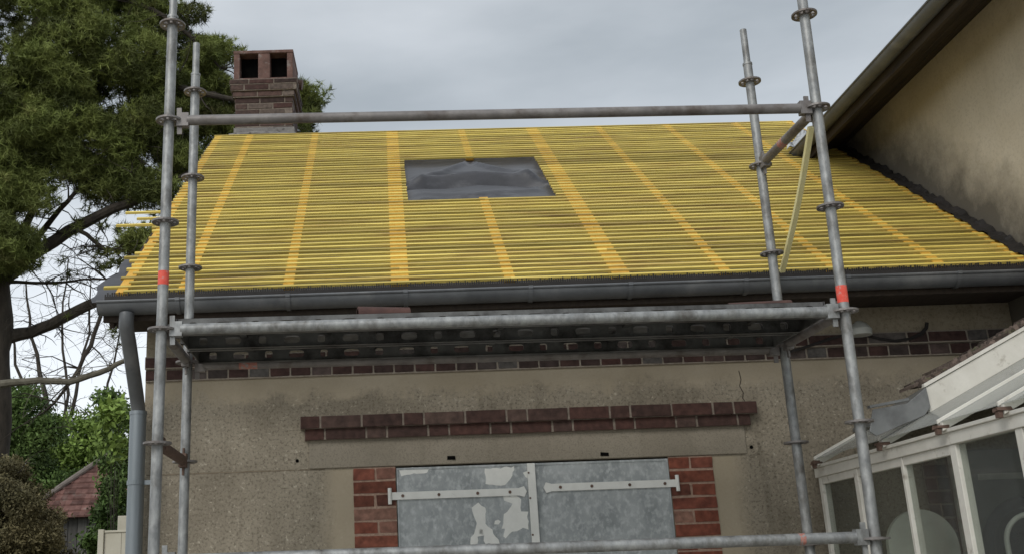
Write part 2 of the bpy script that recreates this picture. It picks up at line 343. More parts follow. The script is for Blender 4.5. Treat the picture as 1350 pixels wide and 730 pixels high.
# left gable with its triangle, back wall
b.prism([(SL, TW+.3, 0), (SL, TB, 0), (SL, TB, 3.2), (SL, 4.1, 5.24), (SL, TW+.3, 3.48), (SL, TW+.3, 0)][:5], (.3, 0, 0))
b.box(SL+.3, SR-.003, TB-.3, TB, 0, 3.1)
b.build('wall', M_rough, house)
# smooth render strips on the facade
def strip(x0, x1, z0, z1, p, m=M_smooth, nm='render_strip'):
    q = MB(); nx = max(2, int((x1-x0)/.12)); nzz = max(2, int((z1-z0)/.12))
    q.box(x0, x1, TW-p, TW, z0, z1); return q.build(nm, m, house)
strip(SL+.001, SR-.006, 2.893, 3.051, .008)
# brick band
def course(x0, x1, z0, z1, t0, t1, pattern, mats, name, parent, j=.0015, start=0, gap=.011, zg=None):
    zg = gap/2*.8 if zg is None else zg
    q = MB(); q.box(x0+.002, x1-.002, t0+.006, t1, z0-.004, z1+.004, 1)
    x = x0; i = start
    while x < x1-.02:
        wd = min(pattern[i % len(pattern)], x1-x)
        q.box(x+gap/2, x+wd-gap/2, t0+random.uniform(-.002,.003), t1, z0+zg, z1-zg, 0, None, j)
        x += wd; i += 1
    return q
def merge(a, b2):
    o = len(a.v); a.v += b2.v; a.f += [tuple(i+o for i in f) for f in b2.f]; a.m += b2.m; a.t += b2.t; return a
q = course(SL, SR-.004, 2.757, 2.822, TW-.022, TW+.0, [.12], None, '', None)
q = merge(q, course(SL, SR-.004, 2.826, 2.892, TW-.045, TW+.0, [.23, .12], None, '', None))
q.build('brick_band', [M_brick_dark, M_mortar_dk], house, bevel=.003)
q = course(.497, 3.045, 2.387, 2.447, TW-.04, TW, [.235, .118], None, '', None, start=1, gap=.012, zg=-.003)
q = merge(q, course(.474, 3.082, 2.450, 2.512, TW-.065, TW, [.118, .235, .235], None, '', None, gap=.012, zg=-.003))
q.build('brick_drip_course', [M_brick_lintel, M_mortar_ln], house, bevel=.003)
q = MB(); q.box(.523, 3.008, TW-.012, TW, 2.226, 2.386)
lin = q.build('lintel', M_lint, house, bevel=.004)
for px, py in ((595,603), (797,598)):
    p = wp(px, py, TW-.012); q = MB(); q.box(p.x-.022, p.x+.022, TW-.016, TW-.0122, p.z-.009, p.z+.009, 0, None, .003)
    q.build('anchor_hole_shade', M_black, lin)  # black plate on the face, painted shade for the depth of the hole
for px, py, nm in ((392,607,'wall_anchor'), (990,589,'wall_anchor')):
    p = wp(px, py, TW); q = MB(); q.tube([(p.x, TW-.006, p.z), (p.x, TW, p.z)], [.04, .06], 14); q.tube([(p.x, TW-.009, p.z), (p.x, TW-.006, p.z)], .010, 8, 1)
    q.build(nm, [M_rough, M_black], house)
q = MB()
P = [wp(a, c, TW-.0012) for a, c in ((974,488), (977,500), (975,508), (980,517), (979,524), (984,531))]
for i in range(len(P)-1): q.bar(P[i], P[i+1], .0016, .004, up=(1,0,0))
q.build('crack', M_dark, house)
q = MB(); z_ = wp(330, 621, TW).z; x_ = SL+.02
while x_ < .60:
    q.box(x_, x_+.05, TW-.0022, TW, z_-.0035+random.uniform(-.0015,.0015), z_+.003+random.uniform(-.0015,.0015), 0, None, .0008); x_ += .0505
q.build('render_joint', mat('grimy_joint', (.15,.12,.085), (.24,.2,.145), 30, .95), house)
# brick window jambs
def jamb(x0, x1, nm):
    q = MB(); q.box(x0, x1, TW-.003, TW+.0, .95, 2.224, 1); z = 2.222; i = 0
    qq = .074
    while z > .96:
        z0 = max(z-qq, .951); g_ = .007
        cuts = [x0, (x0+x1)/2 + random.uniform(-.015,.015), x1] if i % 2 == 0 else [x0, x1]
        for a_, b_ in zip(cuts[:-1], cuts[1:]):
            q.box(a_+(g_ if a_ > x0 else 0), b_-(g_ if b_ < x1 else 0), TW-.007+random.uniform(-.0015,.0015), TW, z0+g_, z-g_, 0, None, .0028)
        z -= qq; i += 1
    q.build(nm, [M_brick_red, M_mortar_red], house, bevel=.002)
jamb(.771, 1.008, 'brick_jamb'); jamb(2.558, 2.804, 'brick_jamb')
q = MB(); q.box(.9, 2.67, TW-.05, TW+.2, .88, .949); q.build('window_sill', M_lint, house)
q = MB(); q.box(WO[0]-.001, WO[1]+.001, TW+.2, TW+.22, WO[2]+.001, WO[3]); q.build('window_pane', M_black, house)

# shutters
def shutter(x0, x1, hinge_left):
    zt, zb = 2.214, .98; TS = TW-.004
    q = MB(); q.box(x0, x1, TS, TS+.03, zb, zt)
    # folded rim
    q.box(x0, x1, TS-.004, TS, zt-.012, zt); q.box(x0, x0+.01, TS-.004, TS, zb, zt-.0125); q.box(x1-.01, x1, TS-.004, TS, zb, zt-.0125)
    # where the white paint still holds: irregular patches
    def patch(pts):
        P = [wp(a, c, TS-.0015) for a, c in pts]
        # roughen the outline
        out_ = []
        for i in range(len(P)):
            A = P[i]; B = P[(i+1) % len(P)]
            n_ = max(1, int((B-A).length/.018))
            for k_ in range(n_):
                f_ = k_/n_; out_.append(A.lerp(B, f_) + Vector((random.uniform(-.006,.006), 0, random.uniform(-.006,.006))))
        q.add([(p.x, TS-.0015, p.z) for p in out_], [tuple(range(len(out_)))], 1)
    if hinge_left:
        patch([(640,617), (664,616), (679,614), (676,622), (670,634), (666,639), (655,638), (640,637), (639,627)])
        patch([(623,667), (630,663), (640,668), (641,678), (639,690), (648,697), (653,707), (660,716), (655,718), (640,716), (637,706), (631,706), (630,717), (619,718), (621,708), (627,697), (629,690), (625,680)])
        patch([(631,702), (638,703), (637,698), (632,698)])
        patch([(663,654), (682,652), (686,658), (688,672), (696,674), (697,697), (690,694), (686,698), (676,699), (668,709), (663,705), (666,697), (661,696), (664,684), (663,678), (671,671), (677,664), (666,660)])
        patch([(652,686), (656,684), (659,688), (656,691), (652,690)])
        patch([(524,618), (545,616), (566,617), (563,622), (545,623), (530,627)])
        patch([(690,622), (697,620), (697,632), (692,628)])
    o = q.build('shutter', [M_shut, M_shutp], house)
    # strap hinge with rounded eye and bolts
    if hinge_left: A, B = wp(514,655,TS-.008), wp(684,646,TS-.008)
    else: A, B = wp(893,636,TS-.008), wp(727,642,TS-.008)
    h = MB(); z = (A.z+B.z)/2
    xs = sorted((A.x, B.x)); h.box(xs[0], xs[1], TS-.010, TS-.0042, z-.021, z+.021)
    ex = A.x; h.tube([(ex, TS-.012, z-.045), (ex, TS-.012, z+.045)], .011, 10)
    # spear end
    sgn = 1 if B.x > A.x else -1
    h.prism([(B.x, TS-.010, z-.021), (B.x+sgn*.03, TS-.010, z-.03), (B.x+sgn*.045, TS-.010, z), (B.x+sgn*.03, TS-.010, z+.03), (B.x, TS-.010, z+.021)], (0, .0055, 0))
    for f_ in (.1, .38, .68, .93):
        xb = A.x+(B.x-A.x)*f_; h.tube([(xb, TS-.015, z), (xb, TS-.0101, z)], .009, 8, 1)
    h.build('strap_hinge', [M_shutp, M_rust], o, bevel=.0015)
    return o
sh1 = shutter(1.014, 1.765, True); sh2 = shutter(1.769, 2.552, False)
q = MB(); q.box(1.752, 1.796, TW-.026, TW-.009, .98, 2.213)
for z in (2.16, 2.02, 1.82, 1.74): q.tube([(1.758, TW-.03, z), (1.758, TW-.0262, z)], .006, 8, 1)
q.build('cover_strip', [M_shutp, M_rust], sh1, bevel=.003)

# ------- roof
ROOF_T0, ROOF_Z0, PA = 1.10, 3.155, R(36.3)
ca, sa = math.cos(PA), math.sin(PA)
def rl(s): return 3.84 - .17*(s+.5)/5.15                 # slope length up to the ridge
def rp(s, v, h=0.0): return Vector((s, ROOF_T0 + v*ca - h*sa, ROOF_Z0 + v*sa + h*ca))
def roof_px(px, py, h=.04):
    n = Vector((0, -sa, ca)); P0 = rp(0, 0, h); c = loc(CAM); d = loc(ray(px, py)); tt = (P0-c).dot(n)/d.dot(n); p = c+d*tt
    return p.x, (p.y-P0.y)/ca
WIN = (1.153, 2.185, 1.62, 2.75)
# underlay sheet with sag between rafters and creases
q = MB(); nx, ny = 220, 190; s0, s1 = -.50, SR-.02
cx_r = [-.47, -.13, .45, 1.07, 1.68, 2.30, 2.88, 3.48, 4.08, 4.56]
vs = []
for j in range(ny+1):
    for i in range(nx+1):
        s_ = s0+(s1-s0)*i/nx; v = rl(s_)*j/ny
        dmin = min(abs(s_-c) for c in cx_r); hh = -.012*min(1, dmin/.25)
        if WIN[0]-.05 < s_ < WIN[1]+.05 and WIN[2]-.1 < v < WIN[3]+.1:
            u_ = (s_-WIN[0])/(WIN[1]-WIN[0]); w_ = (v-WIN[2])/(WIN[3]-WIN[2])
            fr_ = (1.12-w_+.03*math.sin(u_*5)+.012*math.sin(u_*19)) / .56 % 1
            hh += .038*min(fr_, (1-fr_)*9) + .002*math.sin(w_*23+2.5*math.sin(u_*2.6)) + .003*math.sin(u_*11+w_*4) + .06*math.exp(-((w_-.50-.05*math.sin(u_*3))/.045)**2) - .05*math.exp(-((w_-.40-.05*math.sin(u_*3))/.04)**2)
            hh += .028*math.exp(-((w_-1.02+.8*abs(u_-.5)**.6)/.05)**2) + .018*math.exp(-((w_-.12-.25*abs(u_-.45))/.05)**2)
        if s_ < -.48: s_ += .02*math.sin(v*9)
        if hh > 0: hh *= max(0, min(1, (s_-WIN[0]-.01)*9, (WIN[1]-.01-s_)*9, (v-WIN[2])*9, (WIN[3]-v)*9))
        vs.append(rp(s_, v-.06*(1-j/ny), hh))
fs = [(j*(nx+1)+i, j*(nx+1)+i+1, (j+1)*(nx+1)+i+1, (j+1)*(nx+1)+i) for j in range(ny) for i in range(nx)]
q.add(vs, fs, 0, .5); roof = q.build('roof', M_underlay, house, smooth=True)
# back slope, old tiles
q = MB()
for i in range(28):
    v0 = i*.14; a_ = lambda v: (4.13+v*ca, 5.40-v*sa)
    y0, z0 = a_(v0); y1, z1 = a_(v0+.15)
    q.add([(-.5,y0,z0+.0), (SR-.02,y0,z0), (SR-.02,y1,z1+.02), (-.5,y1,z1+.02)], [(0,1,2,3)])
    q.add([(-.5,y1,z1+.02), (SR-.02,y1,z1+.02), (SR-.02,y1,z1), (-.5,y1,z1)], [(0,1,2,3)])
q.build('back_roof_slope', M_tile, house)
def slope_bar(s_a, s_b, va, vb, h0, h1, wd, name, m, parent, jit=0):
    q = MB(); n = max(2, int(abs(s_b-s_a)/.35)); P = []
    for i in range(n+1):
        f_ = i/n; s_ = s_a+(s_b-s_a)*f_; v = va+(vb-va)*f_+ (random.uniform(-jit, jit) if 0 < i < n else 0)
        P.append((s_, v))
    vs = []
    for s_, v in P: vs += [rp(s_, v-wd/2, h0), rp(s_, v+wd/2, h0), rp(s_, v+wd/2, h1), rp(s_, v-wd/2, h1)]
    fs = []
    for i in range(n):
        o = i*4
        fs += [(o+k_, o+(k_+1) % 4, o+4+(k_+1) % 4, o+4+k_) for k_ in range(4)]
    fs += [(3,2,1,0), (n*4, n*4+1, n*4+2, n*4+3)]
    q.add(vs, fs); return q
# counter battens running up the slope
def updown(s_, va, vb, h0, h1, wd, slant=0):
    q = MB(); P = []
    a0 = (s_-wd/2, va); q.add([rp(s_-wd/2, va, h0), rp(s_+wd/2, va, h0), rp(s_+wd/2, va, h1), rp(s_-wd/2, va, h1),
                               rp(s_-wd/2+slant, vb, h0), rp(s_+wd/2+slant, vb, h0), rp(s_+wd/2+slant, vb, h1), rp(s_-wd/2+slant, vb, h1)],
                              [(3,2,1,0), (4,5,6,7), (0,1,5,4), (1,2,6,5), (2,3,7,6), (3,0,4,7)])
    return q
for i, c in enumerate(cx_r):
    wd = .10 if i in (3, 5) else .058
    top = rl(c)-.02
    sl_ = -.06 if i in (1,2) else 0
    if i == 4:
        updown(c, 0, WIN[2], .003, .0365, .06).build('counter_batten', M_cbatt, roof); updown(c, WIN[3]+.035, top, .003, .0365, .06).build('counter_batten', M_cbatt, roof)
    else:
        updown(c, -.01, top, .003, .0365, wd, sl_).build('counter_batten', M_cbatt, roof)
# battens
NB = 54
stick = {}
for px, py, in ((163,284), (178,292), (152,299)):
    s_, v = roof_px(px, py); stick[round(v/3.80*NB)] = s_
for kx in range(NB):
    f_ = (kx-.22)/(NB-1.1)
    v_of = lambda s_: .01 + (rl(s_)-.02)*f_
    sa_ = (-.505 + random.uniform(-.008, .008)) if kx > 23 else (-.485 + random.uniform(-.055, .035))
    if kx in stick: sa_ = min(sa_, stick[kx])
    if kx in (1, 8): sa_ = -.58
    sb_ = SR - .085 + random.uniform(-.025, .012)
    parts = [(sa_, sb_)]
    vm = v_of(1.7)
    if WIN[2] < vm < WIN[3]: parts = [(sa_, WIN[0]+random.uniform(-.003,.003)), (WIN[1]+random.uniform(-.004,.003), sb_)]
    elif random.random() < .7:
        c = random.choice(cx_r[1:-1]); parts = [(sa_, c-.001), (c+.001, sb_)]
    bq = MB()
    for a_, b_ in parts:
        o1, o2 = random.uniform(-.002,.002), random.uniform(-.002,.002)
        bq = merge(bq, slope_bar(a_, b_, v_of(a_)+o1, v_of(b_)+o2, .0305, .0450, .0235, '', None, None, .0018))
    bq.build('batten', M_batt, roof)
# eave comb, fascia, soffit
q = MB(); q.box(-.55, SR-.03, ROOF_T0-.06, ROOF_T0-.045, ROOF_Z0-.035, ROOF_Z0-.005)
x = -.55
while x < SR-.05:
    q.box(x, x+.006, ROOF_T0-.057, ROOF_T0-.049, ROOF_Z0-.005, ROOF_Z0+.012+random.uniform(-.006,.008)); x += .0125
q.build('eave_comb', M_cable, house)
q = MB(); q.box(-.56, SR-.01, ROOF_T0-.03, ROOF_T0-.004, ROOF_Z0-.14, ROOF_Z0-.022); q.build('fascia', M_dark, house)
q = MB(); q.box(-.56, SR-.01, ROOF_T0-.003, TW-.012, 3.052, 3.068)
q.build('soffit', M_dark, house)
q = MB()                                                   # verge board on the left edge
q.add([rp(-.545,-.05,-.16), rp(-.52,-.05,-.16), rp(-.52,-.05,-.005), rp(-.545,-.05,-.005), rp(-.545,3.84,-.16), rp(-.52,3.84,-.16), rp(-.52,3.84,-.005), rp(-.545,3.84,-.005)],
      [(3,2,1,0), (4,5,6,7), (0,1,5,4), (1,2,6,5), (2,3,7,6), (3,0,4,7)]); q.build('verge_board', M_dark, house)
# torn underlay lapping over the verge
q = MB(); P = []
n = 60
for i in range(n+1):
    v = -.04+1.15*i/n; wd = .14+.02*math.sin(v*9)+.01*math.sin(v*37) if v < .75 else .03
    P.append((rp(-.50, v, .002), rp(-.50-wd*(1-.25*v), v+.01*math.sin(v*50), -.01-.01*math.sin(v*17))))
q.add([p for ab in P for p in ab], [(2*i, 2*i+1, 2*i+3, 2*i+2) for i in range(n)]); q.build('underlay_lap', M_underlay, roof, smooth=True)
# ragged upstand against the neighbour's wall
q = MB(); n = 130; P = []
for i in range(n+1):
    v = -.02+3.0*i/n; h_ = .040+.008*math.sin(v*23)+.006*math.sin(v*61)+random.uniform(-.004,.006)
    P += [rp(SR-.10+.012*math.sin(v*31), v, .045+random.uniform(0,.012)), rp(SR-.045+.008*math.sin(v*20), v, .050+random.uniform(-.004,.006)), rp(SR-.008, v, h_+.02)]
q.add(P, [(3*i+k_, 3*i+k_+1, 3*i+4+k_, 3*i+3+k_) for i in range(n) for k_ in (0,1)]); q.build('underlay_upstand', M_cable, roof)
# gutter
GT, GZ, GR = 1.035, 3.100, .059
def half_round(s_a, s_b, t, zc, r, th=.004):
    q = MB(); n = 14; vs = []
    for rr in (r, r-th):
        for k_ in range(n+1):
            a = math.pi+math.pi*k_/n
            vs += [(s_a, t+rr*math.cos(a), zc+rr*math.sin(a)), (s_b, t+rr*math.cos(a), zc+rr*math.sin(a))]
    m_ = (n+1)*2; fs = []
    for k_ in range(n):
        fs += [(2*k_, 2*k_+1, 2*k_+3, 2*k_+2), (m_+2*k_, m_+2*k_+2, m_+2*k_+3, m_+2*k_+1)]
    fs += [(0, m_, m_+1, 1), (2*n, 2*n+1, m_+2*n+1, m_+2*n)]
    q.add(vs, fs); return q
q = half_round(-.575, SR-.01, GT, GZ, GR)
q.tube([(-.575, GT-GR-.001, GZ+.004), (SR-.01, GT-GR-.001, GZ+.004)], .0085, 8)
pts = [(-.575, GT+GR*math.cos(math.pi+math.pi*k_/14), GZ+GR*math.sin(math.pi+math.pi*k_/14)) for k_ in range(15)]
q.prism(pts, (.004, 0, 0))
gut = q.build('gutter', M_zinc, house, smooth=True)
for s_ in [wp(p, 395, 1.0).x for p in (380, 535, 832, 985, 1268, 700, 235, 1120)]:
    q = half_round(s_-.012, s_+.012, GT, GZ, GR+.006, .005); q.box(s_-.012, s_+.012, GT-GR-.014, GT-GR+.006, GZ-.004, GZ+.012); q.build('gutter_bracket', M_zinc, gut)
# downpipe
q = MB(); q.tube([(-.415, 1.035, 3.04), (-.415, 1.03, 3.0), (-.418, 1.045, 2.965), (-.422, 1.10, 2.90), (-.428, 1.34, 2.64), (-.43, 1.385, 2.585), (-.43, 1.395, 2.54)], .040, 18)
q.v = [(v[0], v[1]-.03 if v[2] > 2.93 else v[1], v[2]) for v in q.v]
pipe = q.build('downpipe', M_zinc, house, smooth=True)
q = MB(); q.tube([(-.43, 1.395, 2.57), (-.43, 1.395, .05)], .046, 18); q.tube([(-.43, 1.395, 2.57), (-.43, 1.395, 2.55)], .049, 18)
q.build('lower_pipe', M_zinc_lt, pipe, smooth=True)
z = wp(177, 636, 1.395).z
q = MB(); q.tube([(-.43, 1.395, z-.012), (-.43, 1.395, z+.012)], .0505, 18); q.box(-.385, -.34, 1.385, 1.405, z-.012, z+.012); q.box(-.36, -.35, 1.405, 1.5, z-.006, z+.006)
q.build('pipe_clamp', M_zinc_lt, pipe)

# chimney
ch = MB(); cxm, cyt = -.095, 4.35; hw = .265; z0 = 5.0
def brick_ring(mb, x0, x1, y0, y1, za, zb, off, pitch=.12):
    mb.box(x0+.005, x1-.005, y0+.005, y1-.005, za-.003, zb+.003, 1)
    g_ = .005
    x = x0-off
    while x < x1-.01:
        a_, b_ = max(x, x0), min(x+pitch*1.9, x1)
        if b_-a_ > .03:
            mb.box(a_+g_, b_-g_, y0, y0+.03, za+g_, zb-g_, 0, None, .002); mb.box(a_+g_, b_-g_, y1-.03, y1, za+g_, zb-g_, 0, None, .002)
        x += pitch*1.9
    y = y0-off
    while y < y1-.01:
        a_, b_ = max(y, y0), min(y+pitch*1.9, y1)
        if b_-a_ > .03:
            mb.box(x0, x0+.03, a_+g_, b_-g_, za+g_, zb-g_, 0, None, .002); mb.box(x1-.03, x1, a_+g_, b_-g_, za+g_, zb-g_, 0, None, .002)
        y += pitch*1.9
X0, X1, Y0, Y1 = cxm-hw, cxm+hw, cyt, cyt+.46
z = 5.15; i = 0
while z < 5.90: brick_ring(ch, X0, X1, Y0, Y1, z, z+.058, .11*(i % 2)); z += .058; i += 1
zb = z
brick_ring(ch, X0-.02, X1+.02, Y0-.02, Y1+.02, zb, zb+.058, 0); brick_ring(ch, X0-.04, X1+.04, Y0-.04, Y1+.04, zb+.058, zb+.116, .1)
brick_ring(ch, X0-.045, X1+.045, Y0-.045, Y1+.045, zb+.116, zb+.165, .05)
ztop = zb+.165
chim = ch.build('chimney', [M_brick_old, M_mortar_ln], house, bevel=.003)
# two box pots with open fronts under a slab
q = MB(); zc0, zc1 = ztop, 6.375-.03
xa, xb = X0-.012, X1+.005
for a_, b_ in ((xa, xa+.055), (xa+.225, xa+.335), (xb-.055, xb)):
    q.box(a_, b_, Y0-.01, Y1, zc0, zc1)
q.box(xa+.055, xb-.055, Y1-.06, Y1-.001, zc0, zc1)
q.box(xa+.0555, xa+.2245, Y0-.008, Y0+.03, zc0, zc0+.03); q.box(xa+.3355, xb-.0555, Y0-.008, Y0+.03, zc0, zc0+.03)
q.box(xa-.004, xb+.004, Y0-.014, Y1+.01, zc1, zc1+.032)
q.build('chimney_pot_box', mat('sooty_terracotta', (.10,.06,.05), (.19,.11,.09), 14, .9, c3=(.24,.2,.18), c3pos=(.55,.68), c3scale=12, bump=.4), chim, bevel=.006)
q = MB(); q.box(xa+.056, xa+.224, Y0+.10, Y0+.11, zc0+.031, zc1-.001); q.box(xa+.336, xb-.056, Y0+.10, Y0+.11, zc0+.031, zc1-.001); q.build('flue_shade_plate', M_black, chim)  # black plates put in as the shade inside the flue openings
q = MB(); q.tube([(xb+.0, Y0+.3, 6.17), (xb+.06, Y0+.3, 6.16)], .05, 14); q.build('flue_stub', M_rust, chim)
q = MB(); q.box(X0-.012, X1+.012, Y0-.012, Y1+.012, 5.15, 5.595, 0, None, .006); q.tube([(X0-.04, Y0-.05, 5.50), (X0+.2, Y0-.06, 5.515), (X1+.03, Y0-.05, 5.49)], .03, 8)
q.build('mortar_flaunching', mat('pale_mortar', (.17,.16,.15), (.27,.255,.235), 12, .95, bump=.8, c3=(.1,.09,.085), c3pos=(.55,.62), c3scale=10), chim)

# cable on the facade and small lamp
P = [wp(*p, 1.452) for p in ((1040,464), (1065,456), (1095,446), (1118,440), (1140,441), (1160,446), (1180,449), (1200,446), (1214,440), (1221,432), (1222,425))]
q = MB(); q.tube(P, [.008]*8+[.011]*3, 8); o = q.build('cable', M_cable, None, smooth=True); o.rotation_euler = (0,0,-TH)
tag(o, 'thin dark cable sagging along the brick band with an upturned end', 'cable')
p = wp(1130, 437, 1.44)
q = MB(); n = 18
for k_, (r_, dz) in enumerate(((.085, -.012), (.085, .012), (.06, .03), (.03, .045))): pass
q.tube([(p.x, 1.40, p.z-.03), (p.x, 1.40, p.z), (p.x, 1.405, p.z+.03), (p.x, 1.41, p.z+.05)], [.062, .065, .045, .02], 20)
q.box(p.x-.02, p.x+.02, 1.42, 1.455, p.z-.015, p.z+.04)
o = q.build('wall_lamp', M_lampw, None, smooth=True); o.rotation_euler = (0,0,-TH)
tag(o, 'small pale round lamp on the brick band behind the right scaffold post', 'wall lamp')

# ------------------------------------------------------------------ neighbour's house
nb = empty('neighbour_house', (0,0,0), -TH, label='taller beige rendered house at right with a dark overhanging eave', cat='house')
q = MB(); q.box(SR, SR+5, -.9, 3.55, 0, 4.815); q.build('wall', M_neigh, nb)
EO, EZ = 4.255, 4.635
sl_n = (4.80-EZ)/(SR-EO)
q = MB()                                                   # soffit boards along the eave
y = -1.2; 
for k_ in range(4):
    s_a = EO+.02+(SR-EO-.02)*k_/4; s_b = EO+.02+(SR-EO-.02)*(k_+1)/4-.004
    za, zb_ = EZ+(s_a-EO)*sl_n, EZ+(s_b-EO)*sl_n
    q.prism([(s_a,-1.3,za), (s_b,-1.3,zb_), (s_b,-1.3,zb_+.02), (s_a,-1.3,za+.02)], (0, 4.9, 0))
q.build('soffit', M_soffit, nb)
q = MB(); q.box(EO-.005, EO+.02, -1.31, 3.4, EZ-.05, EZ+.06); q.build('fascia', M_soffit, nb)
q = MB()
for k_ in range(22):
    a0, a1 = k_*.25, k_*.25+.27
    q.prism([(EO-.03+a0, -1.3, EZ+.065+a0*sl_n*1.6), (EO-.03+a1, -1.3, EZ+.055+a1*sl_n*1.6), (EO-.03+a1, -1.3, EZ+.07+a1*sl_n*1.6), (EO-.03+a0, -1.3, EZ+.085+a0*sl_n*1.6)], (0, 4.85, 0))
q.build('roof', M_moss, nb)
g2 = MB(); n = 12; vs = []
gx, gz, gr = EO-.055, EZ+.045, .052
for k_ in range(n+1):
    a = math.pi+math.pi*k_/n; vs += [(gx+gr*math.cos(a), -1.32, gz+gr*math.sin(a)), (gx+gr*math.cos(a), 3.1, gz+gr*math.sin(a))]
g2.add(vs, [(2*k_, 2*k_+1, 2*k_+3, 2*k_+2) for k_ in range(n)])
g2.tube([(gx-gr, -1.32, gz+.003), (gx-gr, 3.1, gz+.003)], .008, 8)
g2.prism([(gx+gr*math.cos(math.pi+math.pi*k_/n), 3.1, gz+gr*math.sin(math.pi+math.pi*k_/n)) for k_ in range(n+1)], (0,.004,0))
g2.build('gutter', M_zinc, nb, smooth=True)

# crumpled flashing lying on the battens at the eave corner
a_ = [roof_px(*p, .06) for p in ((1036,203), (1060,208), (1075,200), (1070,172), (1056,176), (1043,188))]
q = MB(); n = 9; vs = []
for j in range(n+1):
    for i in range(n+1):
        u_, w_ = i/n, j/n
        sA = Vector(a_[0]).lerp(Vector(a_[2]), u_); sB = Vector(a_[5]).lerp(Vector(a_[3]), u_); sv = sA.lerp(sB, w_)
        vs.append(rp(sv.x, sv.y, .07+.035*math.sin(u_*7+w_*5)+random.uniform(0,.03)))
q.add(vs, [(j*(n+1)+i, j*(n+1)+i+1, (j+1)*(n+1)+i+1, (j+1)*(n+1)+i) for j in range(n) for i in range(n)])
o = q.build('flashing_sheet', M_leadpale); o.rotation_euler = (0,0,-TH)
sm = o.modifiers.new('thickness', 'SOLIDIFY'); sm.thickness = .004
tag(o, 'crumpled pale grey flashing sheet lying on the battens under the eave of the right house', 'flashing')

# ------------------------------------------------------------------ conservatory
cons = empty('conservatory', (0,0,0), -TH, label='white painted glazed lean-to with mossy tiles and sloping roof bars at right', cat='conservatory')
CS, CT0, CT1 = 3.37, -1.6, 1.485
def box(name, m, x0,x1,y0,y1,z0,z1, parent=cons, bevel=.003, j=0):
    q = MB(); q.box(x0,x1,y0,y1,z0,z1,0,None,j); return q.build(name, m, parent, bevel=bevel)
box('eave_beam', M_white, CS, CS+.06, CT0, CT1, 2.075, 2.125)
box('eave_capping', M_white, CS-.012, CS+.075, CT0, CT1, 2.1255, 2.142)
box('low_wall', M_rough, CS-.02, CS+.10, CT0, CT1, 0, .75); box('sill', M_white, CS-.05, CS+.11, CT0, CT1, .751, .79)
posts = [(1.44, .04), (.965, .045), (.44, .024), (-.045, .052), (-.55, .05), (-1.1, .05), (-1.58, .05)]
for t_, wd in posts:
    box('post', M_white, CS+.008, CS+.055, t_-wd/2, t_+wd/2, .7905, 2.0745)
    if wd > .03 and t_ < 1.4: box('window_stop', M_white, CS+.02, CS+.04, t_+wd/2+.0005, t_+wd/2+.012, .80, 2.05)
# upper sash rails in the far bays
for a_, b_ in ((.99, 1.418), (.454, .94), (-.017, .426)):
    box('sash_rail', M_white, CS+.012, CS+.045, a_, b_, 2.035, 2.0745)
    box('sash_rail', M_white, CS+.012, CS+.045, a_, b_, .7905, .84)
pp = [p[0] for p in posts]
for i in range(len(pp)-1):
    a_, b_ = pp[i+1]+posts[i+1][1]/2+.0005, pp[i]-posts[i][1]/2-.0005
    q = MB(); q.box(CS+.025, CS+.029, a_, b_, .795, 2.072); q.build('window_pane', M_glass, cons)
# lean-to roof
RA = math.atan2(2.528-2.155, 4.102-3.349)
def bz(s_): return 2.160+(s_-3.349)*math.tan(RA)
bars = [1.36, .53, -.05, -.53, -1.05, -1.58]
for i, t_ in enumerate(bars):
    q = MB(); q.prism([(CS-.03, t_-.02, bz(CS-.03)-.025), (SR-.002, t_-.02, bz(SR)-.025), (SR-.002, t_-.02, bz(SR)+.012), (CS-.03, t_-.02, bz(CS-.03)+.012)], (0, .04, 0))
    q.prism([(CS-.04, t_-.006, bz(CS-.04)+.0125), (SR-.002, t_-.006, bz(SR)+.0125), (SR-.002, t_-.006, bz(SR)+.03), (CS-.04, t_-.006, bz(CS-.04)+.03)], (0, .012, 0))
    rb = q.build('roof_bar', M_white, cons, bevel=.002)
    q = MB(); q.box(CS-.055, CS-.0, t_-.022, t_+.022, 2.1425, 2.156, 0, None, .004); q.box(CS-.052, CS-.035, t_-.016, t_+.01, 2.118, 2.143); q.build('bracket', M_rust, rb)
def pane(t0, t1, sA, sB):
    q = MB(); q.prism([(sA, t0, bz(sA)+.0125), (sB, t0, bz(sB)+.0125), (sB, t0, bz(sB)+.0165), (sA, t0, bz(sA)+.0165)], (0, t1-t0, 0)); q.build('roof_pane', M_glass_roof, cons)
M_glass_roof = glass_mat(.25, .55)
for i in range(1, len(bars)-1): pane(bars[i+1]+.0065, bars[i]-.0065, CS-.03, SR-.003)
pane(bars[1]+.0065, bars[0]-.0065, CS-.03, 3.60)
# tiled part near the facade with its white barge board
SB0 = 3.57
def tz(s_): return bz(s_)+.135
q = MB(); q.prism([(SB0, .47, bz(SB0)+.014), (SR-.003, .47, bz(SR)+.014), (SR-.003, .47, tz(SR)), (SB0, .47, tz(SB0))], (0, .022, 0)); bb = q.build('barge_board', M_white, cons, bevel=.003)
q = MB(); q.prism([(SB0-.01, .462, tz(SB0)+.0), (SR-.003, .462, tz(SR)+.0), (SR-.003, .462, tz(SR)+.016), (SB0-.01, .462, tz(SB0)+.016)], (0, .03, 0)); q.build('capping', M_white, bb)
q = MB()
s_ = 3.53
while s_ < SR-.06:
    t_ = .50
    while t_ < .82:
        if s_ < 3.50+(t_-.5)*.28: t_ += .165; continue
        wd = .165; hh = random.uniform(0,.012)
        za, zb_ = tz(s_)+.03+hh, tz(s_+.15)+.018+hh
        q.prism([(s_, t_+random.uniform(0,.006), za-.014), (s_+.15, t_, zb_-.014), (s_+.15, t_, zb_), (s_, t_, za)], (0, wd-.006, 0)); t_ += wd
    s_ += .105
